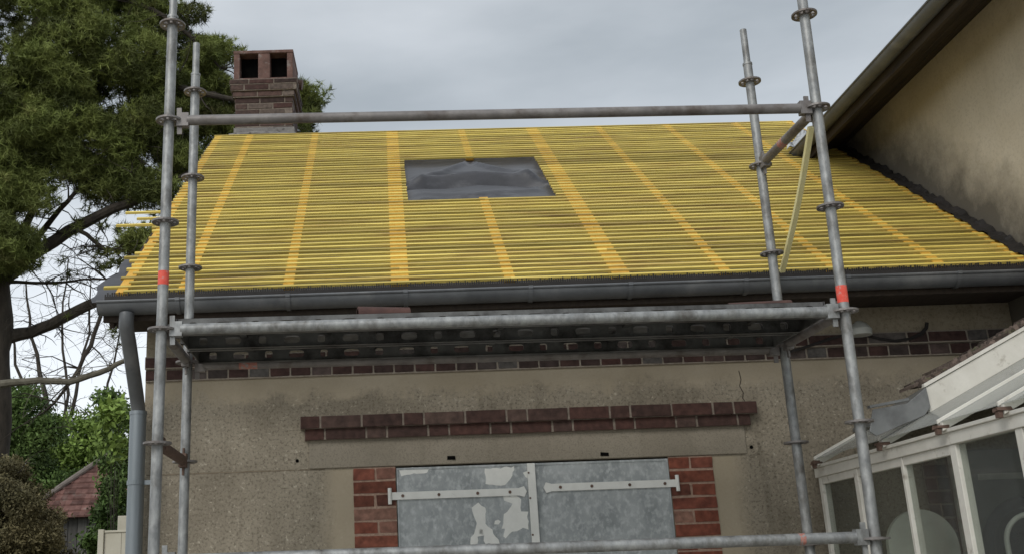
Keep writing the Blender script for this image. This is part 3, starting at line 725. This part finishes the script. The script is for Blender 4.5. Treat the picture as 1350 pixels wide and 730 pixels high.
for k_ in range(170):                                     # moss and debris along the edge
    s_ = random.uniform(3.56, SR-.05); t_ = .50+abs(random.gauss(0,.06)); r_ = random.uniform(.008,.02); z = tz(s_)+.03
    q.tube([(s_, t_, z-r_), (s_+random.uniform(-.01,.01), t_, z+r_*.9)], [r_*1.3, r_*.4], 6)
q.build('tile_roof', M_moss, cons)
q = MB(); q.prism([(3.62, .84, bz(3.62)+.03), (SR-.003, .84, bz(SR)+.03), (SR-.003, .84, bz(SR)+.05), (3.62, .84, bz(3.62)+.05)], (0, .64, 0)); q.build('roof_sheet', M_lead, cons)
q = MB()
P = [wp(p, y_, .50) for p, y_ in ((1145,541), (1190,533), (1215,512), (1221,538), (1213,549), (1180,563), (1150,576), (1141,570))]
q.prism([(p.x, .452, p.z) for p in P], (0, .009, 0)); q.build('flashing', M_lead, cons, bevel=.003)
q = MB(); P = [wp(p, y_, .50) for p, y_ in ((1141,541), (1192,531))]; q.bar((P[0].x, .46, P[0].z+.012), (P[1].x, .46, P[1].z+.012), .03, .012); q.build('flashing_roll', M_lead, cons)
# inside
q = MB(); z_ = 0; xx0 = 3.98; 
jb = course(3.98, 4.12, .8, .87, 1.475, 1.485, [.2], None, '', None)
for i in range(1, 18): jb = merge(jb, course(3.98, 4.12, .8+.074*i, .87+.074*i, 1.475, 1.485, [.14] if i % 2 else [.07], None, '', None))
jb.build('brick_pier', [M_brick_dark, M_mortar_dk], cons)
box('inner_door', M_doorg, 4.17, SR-.004, 1.46, 1.488, .1, 2.2)
for z in (2.03, 1.5): box('door_rail', M_lampw, 4.27, 4.52, 1.448, 1.4595, z, z+.035)
box('door_post', M_white, 4.13, 4.168, 1.455, 1.488, .1, 2.22)

# chairs seen through the glass
def arch(x0, x1, t_, z0, z1, th, name, m, parent, inner=0, n=20):
    cxx = (x0+x1)/2; r_ = (x1-x0)/2; q = MB()
    pts = [(x0, t_, z0)]+[(cxx-r_*math.cos(math.pi*k_/n), t_, z1-r_+r_*math.sin(math.pi*k_/n)) for k_ in range(n+1)]+[(x1, t_, z0)]
    if inner:
        q.tube(pts, inner, 10)
    else: q.prism(pts, (0, th, 0))
    return q.build(name, m, parent, smooth=bool(inner))
ca1 = empty('garden_chair', (0,0,0), -TH, label='pale chair with a rounded solid back seen through the second pane of the glazed lean-to', cat='chair')
arch(3.50, 3.86, .98, 1.42, 1.86, .03, 'backrest', M_pale, ca1)
box('seat', M_pale, 3.48, 3.88, .60, .98, 1.36, 1.419, ca1)
for x_ in (3.50, 3.85):
    for y_ in (.63, .95): box('leg', M_pale, x_-.015, x_+.015, y_-.015, y_+.015, .0, 1.3595, ca1)
ca2 = empty('rattan_chair', (0,0,0), -TH, label='dark hooped chair with a pale inner frame behind the lean-to glass', cat='chair')
pL = wp(1284, 700, .55); 
arch(3.78, 4.20, .55, 1.2, 1.86, .03, 'hoop', M_rattan, ca2, inner=.028)
arch(3.805, 4.175, .60, 1.2, 1.83, .02, 'backrest', M_rattan, ca2)
arch(3.86, 4.12, .54, 1.2, 1.80, .02, 'inner_frame', M_pale, ca2, inner=.012)
box('seat', M_rattan, 3.78, 4.20, .15, .55, 1.12, 1.1995, ca2)
for x_ in (3.81, 4.17):
    for y_ in (.18, .52): box('leg', M_rattan, x_-.015, x_+.015, y_-.015, y_+.015, .0, 1.1195, ca2)

# ------------------------------------------------------------------ scaffold
Z = [4.203-.5*i for i in range(9)]
sc = empty('scaffold', (0,0,0), 0, label='galvanised tubular scaffold bay with guard rails standing before the house', cat='scaffold')
def rosette(c, ax, parent):
    q = MB(); n = 24; h = .0045
    def annulus(r0, r1, z0_, z1_):
        vs = []
        for rr in (r0, r1):
            for zz in (z0_, z1_):
                vs += [(c[0]+rr*math.cos(2*math.pi*i/n), c[1]+rr*math.sin(2*math.pi*i/n), c[2]+zz) for i in range(n)]
        fs = []
        for i in range(n):
            j = (i+1) % n
            fs += [(i, j, n+j, n+i), (2*n+i, 3*n+i, 3*n+j, 2*n+j), (n+i, n+j, 3*n+j, 3*n+i), (i, 2*n+i, 2*n+j, j)]
        q.add(vs, fs)
    annulus(.049, .061, -h, h); annulus(.0245, .034, -.008, .008)
    for i in range(8):
        a = math.pi/8+i*math.pi/4; d_ = Vector((math.cos(a), math.sin(a), 0)); q.bar(Vector(c)+d_*.033, Vector(c)+d_*.050, .012 if i % 2 else .018, .0088)
    return q.build('rosette', M_galv_dk, parent)
def standard(xt, xb, y, ztop, spig=None, marks=(), levels=Z, zb=.06):
    xf = lambda z: xb+(xt-xb)*(z-1.7)/2.5
    q = MB(); q.tube([(xf(z), y, z) for z in (zb, 1, 2, 3, ztop)], .0242, 20)
    if spig: q.tube([(xf(ztop), y, ztop), (xf(spig), y, spig)], .0185, 16)
    q.tube([(xf(ztop-.012), y, ztop-.012), (xf(ztop), y, ztop)], .0262, 20)
    q.box(xf(zb)-.07, xf(zb)+.07, y-.07, y+.07, zb, zb+.008)
    o = q.build('standard', M_galv, sc, smooth=True)
    for z in levels:
        if z < ztop-.02: rosette((xf(z), y, z), 0, o)
    for z0_, z1_ in marks:
        m = MB(); m.tube([(xf(z0_), y, z0_), (xf(z1_), y, z1_)], .0246, 20); m.build('paint_mark', M_redp, o, smooth=True)
    return xf
zf = lambda px, py, y: yp(px, py, y).z
fFL = standard(.012, -.008, 0, zf(229, 22, 0), 4.75, [(zf(217,376,0), zf(217,358,0))])
fBL = standard(.006, -.010, .73, zf(257,98,.73), 4.497)
fFR = standard(3.097, 3.053, 0, 5.3, None, [(zf(1107,399,0), zf(1107,377,0))], levels=[4.703]+Z)
fBR = standard(3.080, 3.062, .73, zf(985,84,.73), 4.525)
def ledger(a, b, name='ledger', m=M_galv, r_=.0242, marks=()):
    a = Vector(a); b = Vector(b); d_ = (b-a).normalized(); q = MB()
    q.tube([a+d_*.085, b-d_*.085], r_, 20)
    for p, s_ in ((a, 1), (b, -1)):
        c = p+d_*s_*.062; q.bar(c-d_*.024, c+d_*.03, .036, .066)
        q.bar(c-d_*s_*.012+Vector((0,0,-.07)), c-d_*s_*.016+Vector((0,0,.062)), .009, .022, up=d_)
    o = q.build(name, m, sc, smooth=True)
    for f0, f1 in marks:
        mm = MB(); mm.tube([a.lerp(b, f0), a.lerp(b, f1)], r_+.0005, 20); mm.build('paint_mark', M_redf, o, smooth=True)
    return o
zt = Z[1]; ledger((fFL(zt), 0, zt), (fFR(zt), 0, zt), 'guard_rail', M_galv_dk)
ledger((fFR(zt), 0, zt), (fBR(zt), .73, zt), 'transom', M_galv_dk, marks=[(.52, .60)])
zp = Z[3]; ledger((fFL(zp), 0, zp), (fFR(zp), 0, zp), 'ledger', M_galv)
ledger((fBL(zp), .73, zp-.018), (fBR(zp), .73, zp-.018), 'ledger', M_galv_dk, marks=[(.085, .115)])
ledger((fFL(zp), 0, zp), (fBL(zp), .73, zp), 'transom', M_galv_dk); ledger((fFR(zp), 0, zp), (fBR(zp), .73, zp), 'transom', M_galv_dk)
zz = Z[4]; ledger((fFL(zz), 0, zz), (fBL(zz), .73, zz), 'transom', M_rust)
zz = Z[5]; ledger((fFL(zz), 0, zz+.012), (fFR(zz), 0, zz+.008), 'ledger', M_galv, marks=[(.892, .900)])
for zz in (.203,):
    ledger((fFL(zz), 0, zz), (fFR(zz), 0, zz)); ledger((fBL(zz), .73, zz), (fBR(zz), .73, zz)); ledger((fFL(zz), 0, zz), (fBL(zz), .73, zz)); ledger((fFR(zz), 0, zz), (fBR(zz), .73, zz))
# steel decks with punched holes
def deck(y0, y1, label):
    root = empty('scaffold_deck', (0, 0, 0), 0, label=label, cat='scaffold deck', group='steel decks of the scaffold platform')
    x0, x1, zt_ = .06, 3.00, zp+.058
    q = MB()
    # top sheet: cells with an oblong hole in some of them
    q.add([(x0,y0,zt_), (x1,y0,zt_), (x1,y1,zt_), (x0,y1,zt_)], [(0,1,2,3)], 0, .5)
    def holed(a, b, c, d2, hw_, hh_, y_):
        n = 16; mx_, mz_ = (a+b)/2, (c+d2)/2; o = []; i_ = []
        for k_ in range(n):
            t_ = 2*math.pi*(k_+.5)/n; c_, s_ = math.cos(t_), math.sin(t_); m_ = max(abs(c_), abs(s_))
            o.append((mx_+(b-a)/2*c_/m_, y_, mz_+(d2-c)/2*s_/m_)); i_.append((mx_+hw_*math.copysign(abs(c_)**.55, c_), y_, mz_+hh_*math.copysign(abs(s_)**.55, s_)))
        q.add(o+i_, [(k_, (k_+1) % n, n+(k_+1) % n, n+k_) for k_ in range(n)], 0, .5)
        q.add(i_+[(p[0], p[1]+.004, p[2]) for p in i_], [(k_, (k_+1) % n, n+(k_+1) % n, n+k_) for k_ in range(n)], 1, .5)
        for sx in (-1, 1):
            for sz in (-1, 1):
                cx_, cz_ = mx_+sx*(b-a)/2, mz_+sz*(d2-c)/2
                ks = sorted(range(n), key=lambda k_: (o[k_][0]-cx_)**2+(o[k_][2]-cz_)**2)[:2]
                q.add([(cx_, y_, cz_), o[ks[0]], o[ks[1]]], [(0,1,2)], 0, .5)
    zb_ = zt_-.072
    for y_, s_ in ((y0, 1), (y1, -1)):
        for yy in (y_, y_+s_*.003):
            x = x0; k_ = 0
            while x < x1-.02:
                b_ = min(x+.14, x1)
                if b_-x > .13: holed(x, b_, zb_, zt_-.001, .038 if k_ % 2 else .019, .018, yy)
                else: q.add([(x,yy,zb_), (b_,yy,zb_), (b_,yy,zt_-.001), (x,yy,zt_-.001)], [(0,1,2,3)], 0, .5)
                x = b_; k_ += 1
        q.box(x0, x1, min(y_, y_+s_*.024), max(y_, y_+s_*.024), zb_-.003, zb_-.0005)
    o = q.build('deck_plate', [M_deckst, M_galv_dk], root, fix=False)
    for k_ in range(5):
        m = MB(); xx = x0+.25+k_*.61; m.box(xx, xx+.03, y0+.0045, y1-.0045, zt_-.025, zt_-.003)
        m.build('cross_rib', M_deckst, root)
    for xx, s_ in ((x0, -1), (x1, 1)):
        m = MB(); m.box(xx-.004, xx+.004, y0, y1, zt_-.07, zt_-.0)
        for yy in (y0+.05, y1-.08): m.box(min(xx, xx+s_*.05), max(xx, xx+s_*.05), yy, yy+.035, zt_-.028, zt_-.012)
        m.build('end_cap', M_deckst, root)
deck(.040, .355, 'front perforated steel deck behind the scaffold tube'); deck(.375, .690, 'rear perforated steel deck nearer the house wall')
# ridge tiles lying on the deck
def ridge_tile(px, y, ln, rz, label, r0=.085):
    c = yp(px, 405, y); q = MB(); n = 14; vs = []
    for rr in (r0, r0-.014):
        for k_ in range(n+1):
            a = math.pi*k_/n; vs += [(-ln/2, rr*math.cos(a), rr*math.sin(a)*.8), (ln/2, rr*.93*math.cos(a), rr*.93*math.sin(a)*.8)]
    m_ = (n+1)*2; fs = []
    for k_ in range(n): fs += [(2*k_, 2*k_+2, 2*k_+3, 2*k_+1), (m_+2*k_, m_+2*k_+1, m_+2*k_+3, m_+2*k_+2)]
    for e_ in (0, 1): fs += [(2*k_+e_, 2*k_+2+e_, m_+2*k_+2+e_, m_+2*k_+e_) for k_ in range(n)]
    fs += [(0, 1, m_+1, m_), (2*n, m_+2*n, m_+2*n+1, 2*n+1)]
    q.add(vs, fs); o = q.build('ridge_tile', M_terra, None, smooth=True); o.location = (c.x, y, zp+.0595); o.rotation_euler = (0, 0, rz)
    tag(o, label, 'roof tile', 'curved roof tiles lying on the scaffold deck')
ridge_tile(505, .17, .24, .1, 'curved red clay ridge tile on the left half of the scaffold deck', .076)
ridge_tile(1000, .56, .30, -.25, 'dark red curved clay tile at the right end of the scaffold deck', .172)
# lath leaning
A = yp(1031, 358, .86); B = yp(1069, 168, .12)
q = MB(); n_ = 8; P = [A.lerp(B, i/n_)+Vector((.012*math.sin(math.pi*i/n_), 0, 0)) for i in range(n_+1)]
for i in range(n_): q.bar(P[i], P[i+1]+(P[i+1]-P[i])*.01, .027, .018, up=(0,1,0), tone=.5)
tag(q.build('timber_lath', M_raw), 'long pale yellow timber lath leaning from the gutter up to the right guard rail', 'lath')

# ------------------------------------------------------------------ vegetation
def fast_mesh(name, V, nv, tones, m, parent):
    """V: (n*nv,3) array, faces of nv corners each"""
    n = len(V)//nv; me = bpy.data.meshes.new(name)
    me.vertices.add(len(V)); me.vertices.foreach_set('co', V.astype(np.float32).ravel())
    me.loops.add(len(V)); me.loops.foreach_set('vertex_index', np.arange(len(V), dtype=np.int32))
    me.polygons.add(n); me.polygons.foreach_set('loop_start', np.arange(n, dtype=np.int32)*nv)
    try: me.polygons.foreach_set('loop_total', np.full(n, nv, dtype=np.int32))
    except Exception: pass
    me.materials.append(m); at = me.attributes.new('tone', 'FLOAT', 'FACE'); at.data.foreach_set('value', tones.astype(np.float32))
    me.update(); me.validate()
    o = bpy.data.objects.new(name, me); col.objects.link(o); o.parent = parent; return o
def unit(n):
    v = rng.normal(size=(n, 3)); return v/np.linalg.norm(v, axis=1, keepdims=True)
def tufts(cent, tone, nb_, ln, wd, up=.25):
    """needle tufts: thin triangles radiating from each centre"""
    C = np.repeat(cent, nb_, 0); n = len(C); d_ = unit(n); d_[:, 2] += up; d_ /= np.linalg.norm(d_, axis=1, keepdims=True)
    l = ln*rng.uniform(.6, 1.2, (n, 1)); sd = np.cross(d_, unit(n)); sd /= np.linalg.norm(sd, axis=1, keepdims=True)
    a = C+sd*wd/2; b_ = C-sd*wd/2; c = C+d_*l
    V = np.stack([a, b_, c], 1).reshape(-1, 3); t = np.repeat(tone, nb_)+rng.uniform(-.12, .12, n)
    return V, np.clip(t, 0, 1)
def leaves(cent, tone, size, per=1, flat=0):
    C = np.repeat(cent, per, 0)+rng.normal(size=(len(cent)*per, 3))*size*1.2*(per > 1); n = len(C); a = unit(n)
    b_ = np.cross(a, unit(n)); b_ /= np.linalg.norm(b_, axis=1, keepdims=True)
    s_ = size*rng.uniform(.6, 1.3, (n, 1))
    V = np.stack([C-a*s_, C+b_*s_*.45, C+a*s_, C-b_*s_*.45], 1).reshape(-1, 3)
    return V, np.clip(np.repeat(tone, per)+rng.uniform(-.15, .15, n), 0, 1)
def pads(specs):
    """specs: (px, py, rx_px, ry_px, Y, dY, n pads) -> pad centres in the world"""
    out_ = []
    for px, py, rx, ry, Y, dY, n in specs:
        for _ in range(n):
            a = random.uniform(0, 2*math.pi); r_ = math.sqrt(random.random())
            P = yp(px+rx*r_*math.cos(a), py+ry*r_*math.sin(a), Y); out_.append((P.x, Y and P.y, P.z, dY))
    return np.array([(p[0], p[1], p[2], p[3]) for p in out_])
def crown(specs, pad_r, per_pad, dens_jit=.3):
    P = pads(specs); cs, ts = [], []
    for x, y, z, dY in P:
        r_ = pad_r*random.uniform(.6, 1.3); n = int(per_pad*(r_/pad_r)**2)
        d_ = unit(n); rr = rng.uniform(.25, 1, (n, 1))**.6
        c = np.array([x, y+random.uniform(-dY, dY), z])+d_*rr*np.array([r_*1.25, r_*1.25, r_*.7])
        cs.append(c); ts.append(np.full(n, random.random()))
    return np.vstack(cs), np.concatenate(ts)
def px_tube(mb, pts, Y, w_px, n=8):
    """limb through photo points at depth Y, widths in photo pixels"""
    P = []; Rr = []
    for i, (px, py) in enumerate(pts):
        y = Y[i] if hasattr(Y, '__len__') else Y
        p = yp(px, py, y); P.append(p); zc = (p-CAM).dot(_f); Rr.append(w_px[i]/2*zc/F)
    # subdivide with slight wander
    Q = [P[0]]; S = [Rr[0]]
    for i in range(len(P)-1):
        for k_ in (1, 2, 3):
            f_ = k_/3; q_ = P[i].lerp(P[i+1], f_)
            if k_ < 3: q_ += Vector((random.uniform(-1,1), random.uniform(-1,1), random.uniform(-1,1)))*(P[i+1]-P[i]).length*.03
            Q.append(q_); S.append(Rr[i]+(Rr[i+1]-Rr[i])*f_)
    mb.tube(Q, S, n)
    return Q
def twigs(mb, base_pts, n, ln, r0, droop=-.1, depth=2):
    for _ in range(n):
        p = random.choice(base_pts); d_ = Vector((random.uniform(-1,1), random.uniform(-.6,.6), random.uniform(-.7,.8))).normalized()
        P = [p]; q_ = p; seg = ln*random.uniform(.4, 1)/4
        for k_ in range(4):
            d_ = (d_+Vector((random.uniform(-.4,.4), random.uniform(-.3,.3), random.uniform(-.4,.4)+droop))).normalized(); q_ = q_+d_*seg; P.append(q_)
        mb.tube(P, [r0, r0*.8, r0*.6, r0*.4, r0*.2], 4, cap=False)
        if depth > 1: twigs(mb, P[1:], 2, ln*.6, r0*.55, droop, depth-1)

# pine
YP = 9.0
pb = yp(-10, 600, YP)
pine = empty('pine_tree', (pb.x, YP, 0), 0, label='big dark green pine with a thick trunk and drooping limbs behind the roof at left', cat='tree')
def rel(o, root):      # meshes are made in world coordinates: keep them in place under an offset root
    o.parent = root; o.matrix_parent_inverse = Matrix.Translation(-Vector(root.location)); return o
q = MB(); px_tube(q, [(-14, 1130), (-12, 800), (-8, 600), (-6, 480), (0, 420), (-2, 350), (8, 250), (30, 120), (60, 0), (90, -140)], YP, [48, 42, 38, 36, 34, 30, 26, 22, 16, 8], 14)
tr = rel(q.build('trunk', M_bark, None, smooth=True), pine)
limbs = [([(2,372), (30,345), (90,305), (150,275), (215,250), (270,215)], [22,18,16,13,9,5]),
         ([(-6,448), (40,438), (80,420), (118,401), (150,388), (190,372)], [22,16,15,14,11,6]),
         ([(30,345), (60,300), (90,265), (120,235)], [10,8,6,4]), ([(0,372), (60,373), (140,368)], [5,4,2]),
         ([(100,302), (140,330), (170,330), (200,310)], [6,5,4,3]), ([(20,350), (50,240), (60,150)], [12,9,5]),
         ([(50,60), (120,90), (200,110), (300,130), (400,150)], [14,12,10,7,4]), ([(30,130), (100,190), (180,200)], [12,9,4]),
         ([(60,0), (150,-10), (230,30), (290,90)], [10,8,6,3]), ([(135,410), (120,455), (95,500), (62,540)], [5,6,5,3])]
tw = MB()
for pts, wd in limbs:
    q = MB(); Q = px_tube(q, pts, [YP+random.uniform(-.2,.2)*(i > 0) for i in range(len(pts))], wd, 9); rel(q.build('branch', M_bark, None, smooth=True), pine)
    twigs(tw, Q[3:], 12, .9, .011, -.15, 2)
rel(tw.build('twigs', M_bark, None, fix=False), pine)
spec = [(60, 60, 60, 90, YP-.5, .2, 26), (20, 170, 50, 60, YP-.5, .2, 14), (40, 60, 120, 120, YP, .7, 78), (130, 130, 90, 90, YP-.2, .6, 56), (60, 170, 90, 60, YP+.2, .6, 40), (190, 60, 55, 60, YP, .5, 26),
        (-80, 160, 90, 150, YP, .8, 30), (30, 215, 50, 40, YP-.4, .3, 12), (20, 290, 38, 60, YP-.5, .3, 14), (120, 215, 60, 22, YP, .3, 13), (185, 205, 30, 40, YP, .3, 11), (165, 260, 25, 18, YP, .2, 3),
        (185, 325, 22, 30, YP, .2, 4), (230, 160, 30, 60, YP+.3, .4, 15), (262, 60, 26, 40, YP+.4, .4, 13), (287, 70, 12, 20, YP+.4, .2, 3), (280, 130, 28, 40, YP+.4, .4, 13), (250, 215, 20, 20, YP+.4, .3, 5),
        (290, 140, 16, 40, YP+.5, .3, 8), (290, 170, 20, 16, YP+.5, .3, 5), (398, 140, 16, 22, YP+.6, .3, 6), (404, 160, 16, 12, YP+.6, .3, 4), (340, 130, 30, 40, YP+.6, .3, 8), (170, -20, 60, 30, YP, .5, 14), (60, -80, 160, 60, YP, .8, 30), (205, 270, 14, 20, YP, .2, 2), (20, 250, 30, 25, YP-.4, .2, 5), (20, 330, 24, 30, YP-.5, .2, 6), (-40, 330, 40, 60, YP-.4, .3, 10)]
spec += [(225,150,18,40,YP+.1,.3,9), (232,205,16,20,YP+.1,.3,5), (150,235,60,16,YP,.3,9), (215,240,16,18,YP,.3,4)]
cs, ts = crown(spec, .23, 95)
V, T = tufts(cs, ts, 15, .10, .011)
o = fast_mesh('crown', V, 3, T, M_needle, None); rel(o, pine)
# loose tufts on the lower twigs
spec = [(150, 300, 50, 60, YP, .3, 26), (120, 350, 60, 40, YP, .3, 10), (190, 350, 14, 30, YP, .3, 7), (60, 400, 40, 60, YP, .3, 4), (150, 440, 12, 20, YP, .2, 4)]
cs, ts = crown(spec, .07, 6); V, T = tufts(cs, ts*.4, 14, .11, .013); rel(fast_mesh('loose_needles', V, 3, T, M_needle, None), pine)

def bush(name, label, cat, specs, Y, m, pad, per, size, trunk_px=None, leafper=3, group=None, twn=0, tm=M_twig, tk=1.0):
    P = pads(specs); b0 = P.mean(0); root = empty(name, (b0[0], b0[1], 0), 0, label=label, cat=cat, group=group)
    cs, ts = crown(specs, pad, per); V, T = leaves(cs, ts, size, leafper)
    rel(fast_mesh('crown', V, 4, T, m, None), root)
    q = MB(); top = Vector((b0[0], b0[1], P[:, 2].max()-.1)); base = Vector((b0[0]+.05, b0[1], 0))
    q.tube([base, base.lerp(top, .3)+Vector((.04,0,0)), base.lerp(top, .7), top], [.07*tk, .055*tk, .035*tk, .012*tk], 8)
    for k_ in range(9):
        p = P[random.randrange(len(P))]; a = base.lerp(top, random.uniform(.15,.6)); e_ = Vector(p[:3]); q.tube([a, a.lerp(e_, .5)+Vector((0,0,.08)), e_], [.025*tk, .015*tk, .006*tk], 5)
    if twn: twigs(q, [Vector(p[:3]) for p in P], twn, .5, .006, .15, 2)
    rel(q.build('trunk', tm, None, smooth=True), root); return root
# far bare tree against the bright sky
root = empty('bare_tree', (yp(90, 600, 16).x, 16, 0), 0, label='thin leafless tree with fine twigs far behind the pine limbs', cat='tree')
q = MB(); Q = []
for pts, wd in (([(86,1000), (80,700), (75,600), (60,520), (40,440), (34,370)], [14,11,9,7,4,2]), ([(72,600), (100,520), (118,440), (120,370)], [7,5,3,1.5]), ([(75,640), (130,560), (150,480), (158,420)], [6,4,3,1.5]), ([(66,560), (20,480), (10,400)], [6,4,2]), ([(76,620), (90,520), (82,430), (90,340)], [6,4,3,1.5])):
    Q += px_tube(q, pts, 16, wd, 6)[6:]
twigs(q, Q, 150, .7, .006, .12, 2)
rel(q.build('trunk', M_twig, None, fix=False), root)
# long pale limb reaching across (a neighbouring tree's)
root = empty('leaning_tree', (yp(-60, 560, 8).x, 8, 0), 0, label='grey barked tree at the left edge with one long limb reaching towards the downpipe', cat='tree')
q = MB(); px_tube(q, [(-62,1100), (-60,800), (-50,640), (-30,540), (0,506)], 8, [24,20,16,14,11], 10); rel(q.build('trunk', M_bark_lt, None, smooth=True), root)
q = MB(); Q = px_tube(q, [(0,506), (50,501), (92,503), (130,491), (166,474)], 8, [11,9,8.5,8,6], 9); twigs(q, Q[3:], 10, .7, .007, -.2, 2); rel(q.build('branch', M_bark_lt, None, smooth=True), root)

bush('leafy_tree', 'dull green leafy tree at the far left below the pine limbs', 'tree', [(20,560,50,45,11,.4,26), (-50,560,60,70,11,.5,20), (40,600,40,25,11,.3,10), (10,520,25,16,11,.2,4), (30,640,70,40,11,.5,14)], 11, M_leafd, .22, 150, .032)
bush('leafy_tree', 'bright yellow-green leafy tree behind the red tiled outbuilding', 'tree', [(120,595,45,26,14.5,.4,22), (150,570,30,20,14.5,.4,10), (80,625,30,22,14.5,.4,10), (160,620,30,25,14.5,.3,10), (75,590,18,14,14.5,.2,4), (195,600,30,40,14.5,.3,12), (120,680,90,60,14.5,.4,16), (100,560,30,14,14.5,.3,7), (40,640,40,50,14.5,.4,14), (175,560,14,20,14.5,.2,5)], 14.5, M_leafb, .26, 90, .042)
bush('shrub', 'dark leafy shrub overgrowing the right side of the tiled outbuilding', 'shrub', [(154,640,10,35,8,.25,14), (154,685,12,25,8,.25,12), (152,600,9,14,8,.2,4), (134,712,12,16,8,.25,7), (158,725,20,30,8,.3,10), (150,545,9,14,8,.1,3), (142,528,8,6,8,.1,2)], 8, M_leafd, .12, 80, .03, twn=6, tk=.12)
bush('leafy_sapling', 'broad leaved bright green sapling just left of the bent downpipe', 'sapling', [(150,535,13,9,6.5,.1,4), (158,552,10,14,6.5,.1,4), (140,570,12,10,6.5,.1,3), (155,590,10,14,6.5,.1,3)], 6.5, M_leafb, .07, 14, .045, tk=.1)
bush('hedge', 'rounded brownish green hedge in the lower left corner', 'hedge', [(15,690,50,45,6,.5,60), (0,640,30,30,6,.4,24), (-60,690,60,70,6,.5,40), (55,715,22,25,6,.3,16), (20,760,60,50,6,.5,30)], 6, M_hedge, .14, 190, .017, leafper=4, twn=10)

bush('hedge', 'dark green hedge far left beyond the brownish hedge', 'hedge', [(-190,700,90,60,12,.6,46), (-120,660,50,50,12,.6,24)], 12, M_leafd, .24, 120, .032)
# ------------------------------------------------------------------ outbuilding
YS = 9.2
a = yp(28, 680, YS); bq_ = yp(122, 606, YS); ev = yp(66, 683, YS)
shed = empty('outbuilding', (a.x, YS, 0), 0, label='small outbuilding with a hipped red tile roof and grey board wall at lower left', cat='outbuilding')
ze = ev.z; x0 = a.x; HX = bq_.x-a.x; x1 = x0+2.2; ridge_z = bq_.z+.12; depth = 2.0
q = MB()
nr = 11
for i in range(nr):
    f0, f1 = i/nr, (i+1)/nr; z0_, z1_ = ze+(ridge_z-ze)*f0, ze+(ridge_z-ze)*f1
    in0, in1 = HX*f0, HX*f1; y0_, y1_ = YS-.15+.9*f0, YS-.15+.9*f1
    # front slope course tiles
    x = x0+in0; 
    while x < x1-in0*.0:
        wd = .075; t = random.random(); lift = .02+random.uniform(0,.006)
        q.add([(x,y0_,z0_+lift), (x+wd-.004,y0_,z0_+lift), (x+wd-.004+.0,y1_+.02,z1_+.012), (x+.0,y1_+.02,z1_+.012)], [(0,1,2,3)], 0, t)
        q.add([(x,y0_,z0_+lift), (x+wd-.004,y0_,z0_+lift), (x+wd-.004,y0_,z0_+lift-.018), (x,y0_,z0_+lift-.018)], [(0,1,2,3)], 0, t); x += wd
    q.add([(x0+in0,y0_,z0_), (x0+in0, YS+depth-.9*f0, z0_), (x0+in1, YS+depth-.9*f1, z1_), (x0+in1,y1_,z1_)], [(0,1,2,3)])
q.add([(x0,YS-.15,ze), (x1,YS-.15,ze), (x1,YS+.75,ridge_z), (x0+HX,YS+.75,ridge_z)], [(0,1,2,3)])
q.add([(x0,YS+depth,ze), (x1,YS+depth,ze), (x1,YS+1.1,ridge_z), (x0+HX,YS+1.1,ridge_z)], [(0,1,2,3)])
q.add([(x1,YS-.15,ze), (x1,YS+depth,ze), (x1,YS+1.1,ridge_z), (x1,YS+.75,ridge_z)], [(0,1,2,3)])
q.add([(x0+HX,YS+.75,ridge_z), (x1,YS+.75,ridge_z), (x1,YS+1.1,ridge_z), (x0+HX,YS+1.1,ridge_z)], [(0,1,2,3)])
q.add([(x0,YS-.15,ze-.002), (x1,YS-.15,ze-.002), (x1,YS+depth,ze-.002), (x0,YS+depth,ze-.002)], [(0,1,2,3)])
rel(q.build('roof', M_tile, None, fix=False), shed)
q = MB(); q.tube([(x0-.01,YS-.16,ze+.02), (x0+HX/2,YS+.29,(ze+ridge_z)/2+.035), (x0+HX,YS+.75,ridge_z+.03)], .035, 8); rel(q.build('hip_tiles', mat('grey_hip_mortar', (.2,.17,.15), (.3,.26,.23), 14, .95), None), shed)
q = MB(); x = x0+.12
while x < x1-.15: q.box(x, x+.112, YS, YS+.02, 0, ze-.004, 0, random.random()); x += .118
q.box(x0+.12, x0+.14, YS+.0205, YS+depth-.1, 0, ze-.004); q.box(x1-.16, x1-.14, YS+.0205, YS+depth-.1, 0, ze-.004); q.box(x0+.12, x1-.14, YS+depth-.12, YS+depth-.1, 0, ze-.004)
rel(q.build('wall', M_shedw, None), shed)
# cream gate panel
YG = 5.0; gA = yp(130, 699, YG); gB = yp(200, 699, YG)
gate = empty('gate', (gA.x, YG, 0), 0, label='cream painted panel gate beside the downpipe at the bottom left', cat='gate')
q = MB(); x = gA.x+.055
while x < gB.x-.02: q.box(x, x+.145, YG, YG+.02, .08, gA.z-.02, 0); x += .147
rel(q.build('panel', M_cream, None, bevel=.003), gate)
q = MB(); q.box(gA.x, gA.x+.05, YG-.02, YG+.04, 0, gA.z+.01); q.box(gA.x+.0505, gB.x, YG-.01, YG+.03, gA.z-.0195, gA.z); rel(q.build('frame', M_cream, None, bevel=.004), gate)
q = MB(); q.box(yp(158,690,6).x, yp(166,690,6).x+.05, 5.9, 6.0, 0, yp(160,680,6).z)
tag(rel(q.build('fence_post', M_cream, None, bevel=.006), None) if False else q.build('fence_post', M_cream, None, bevel=.006), 'short pale post behind the cream gate beside the downpipe', 'post')
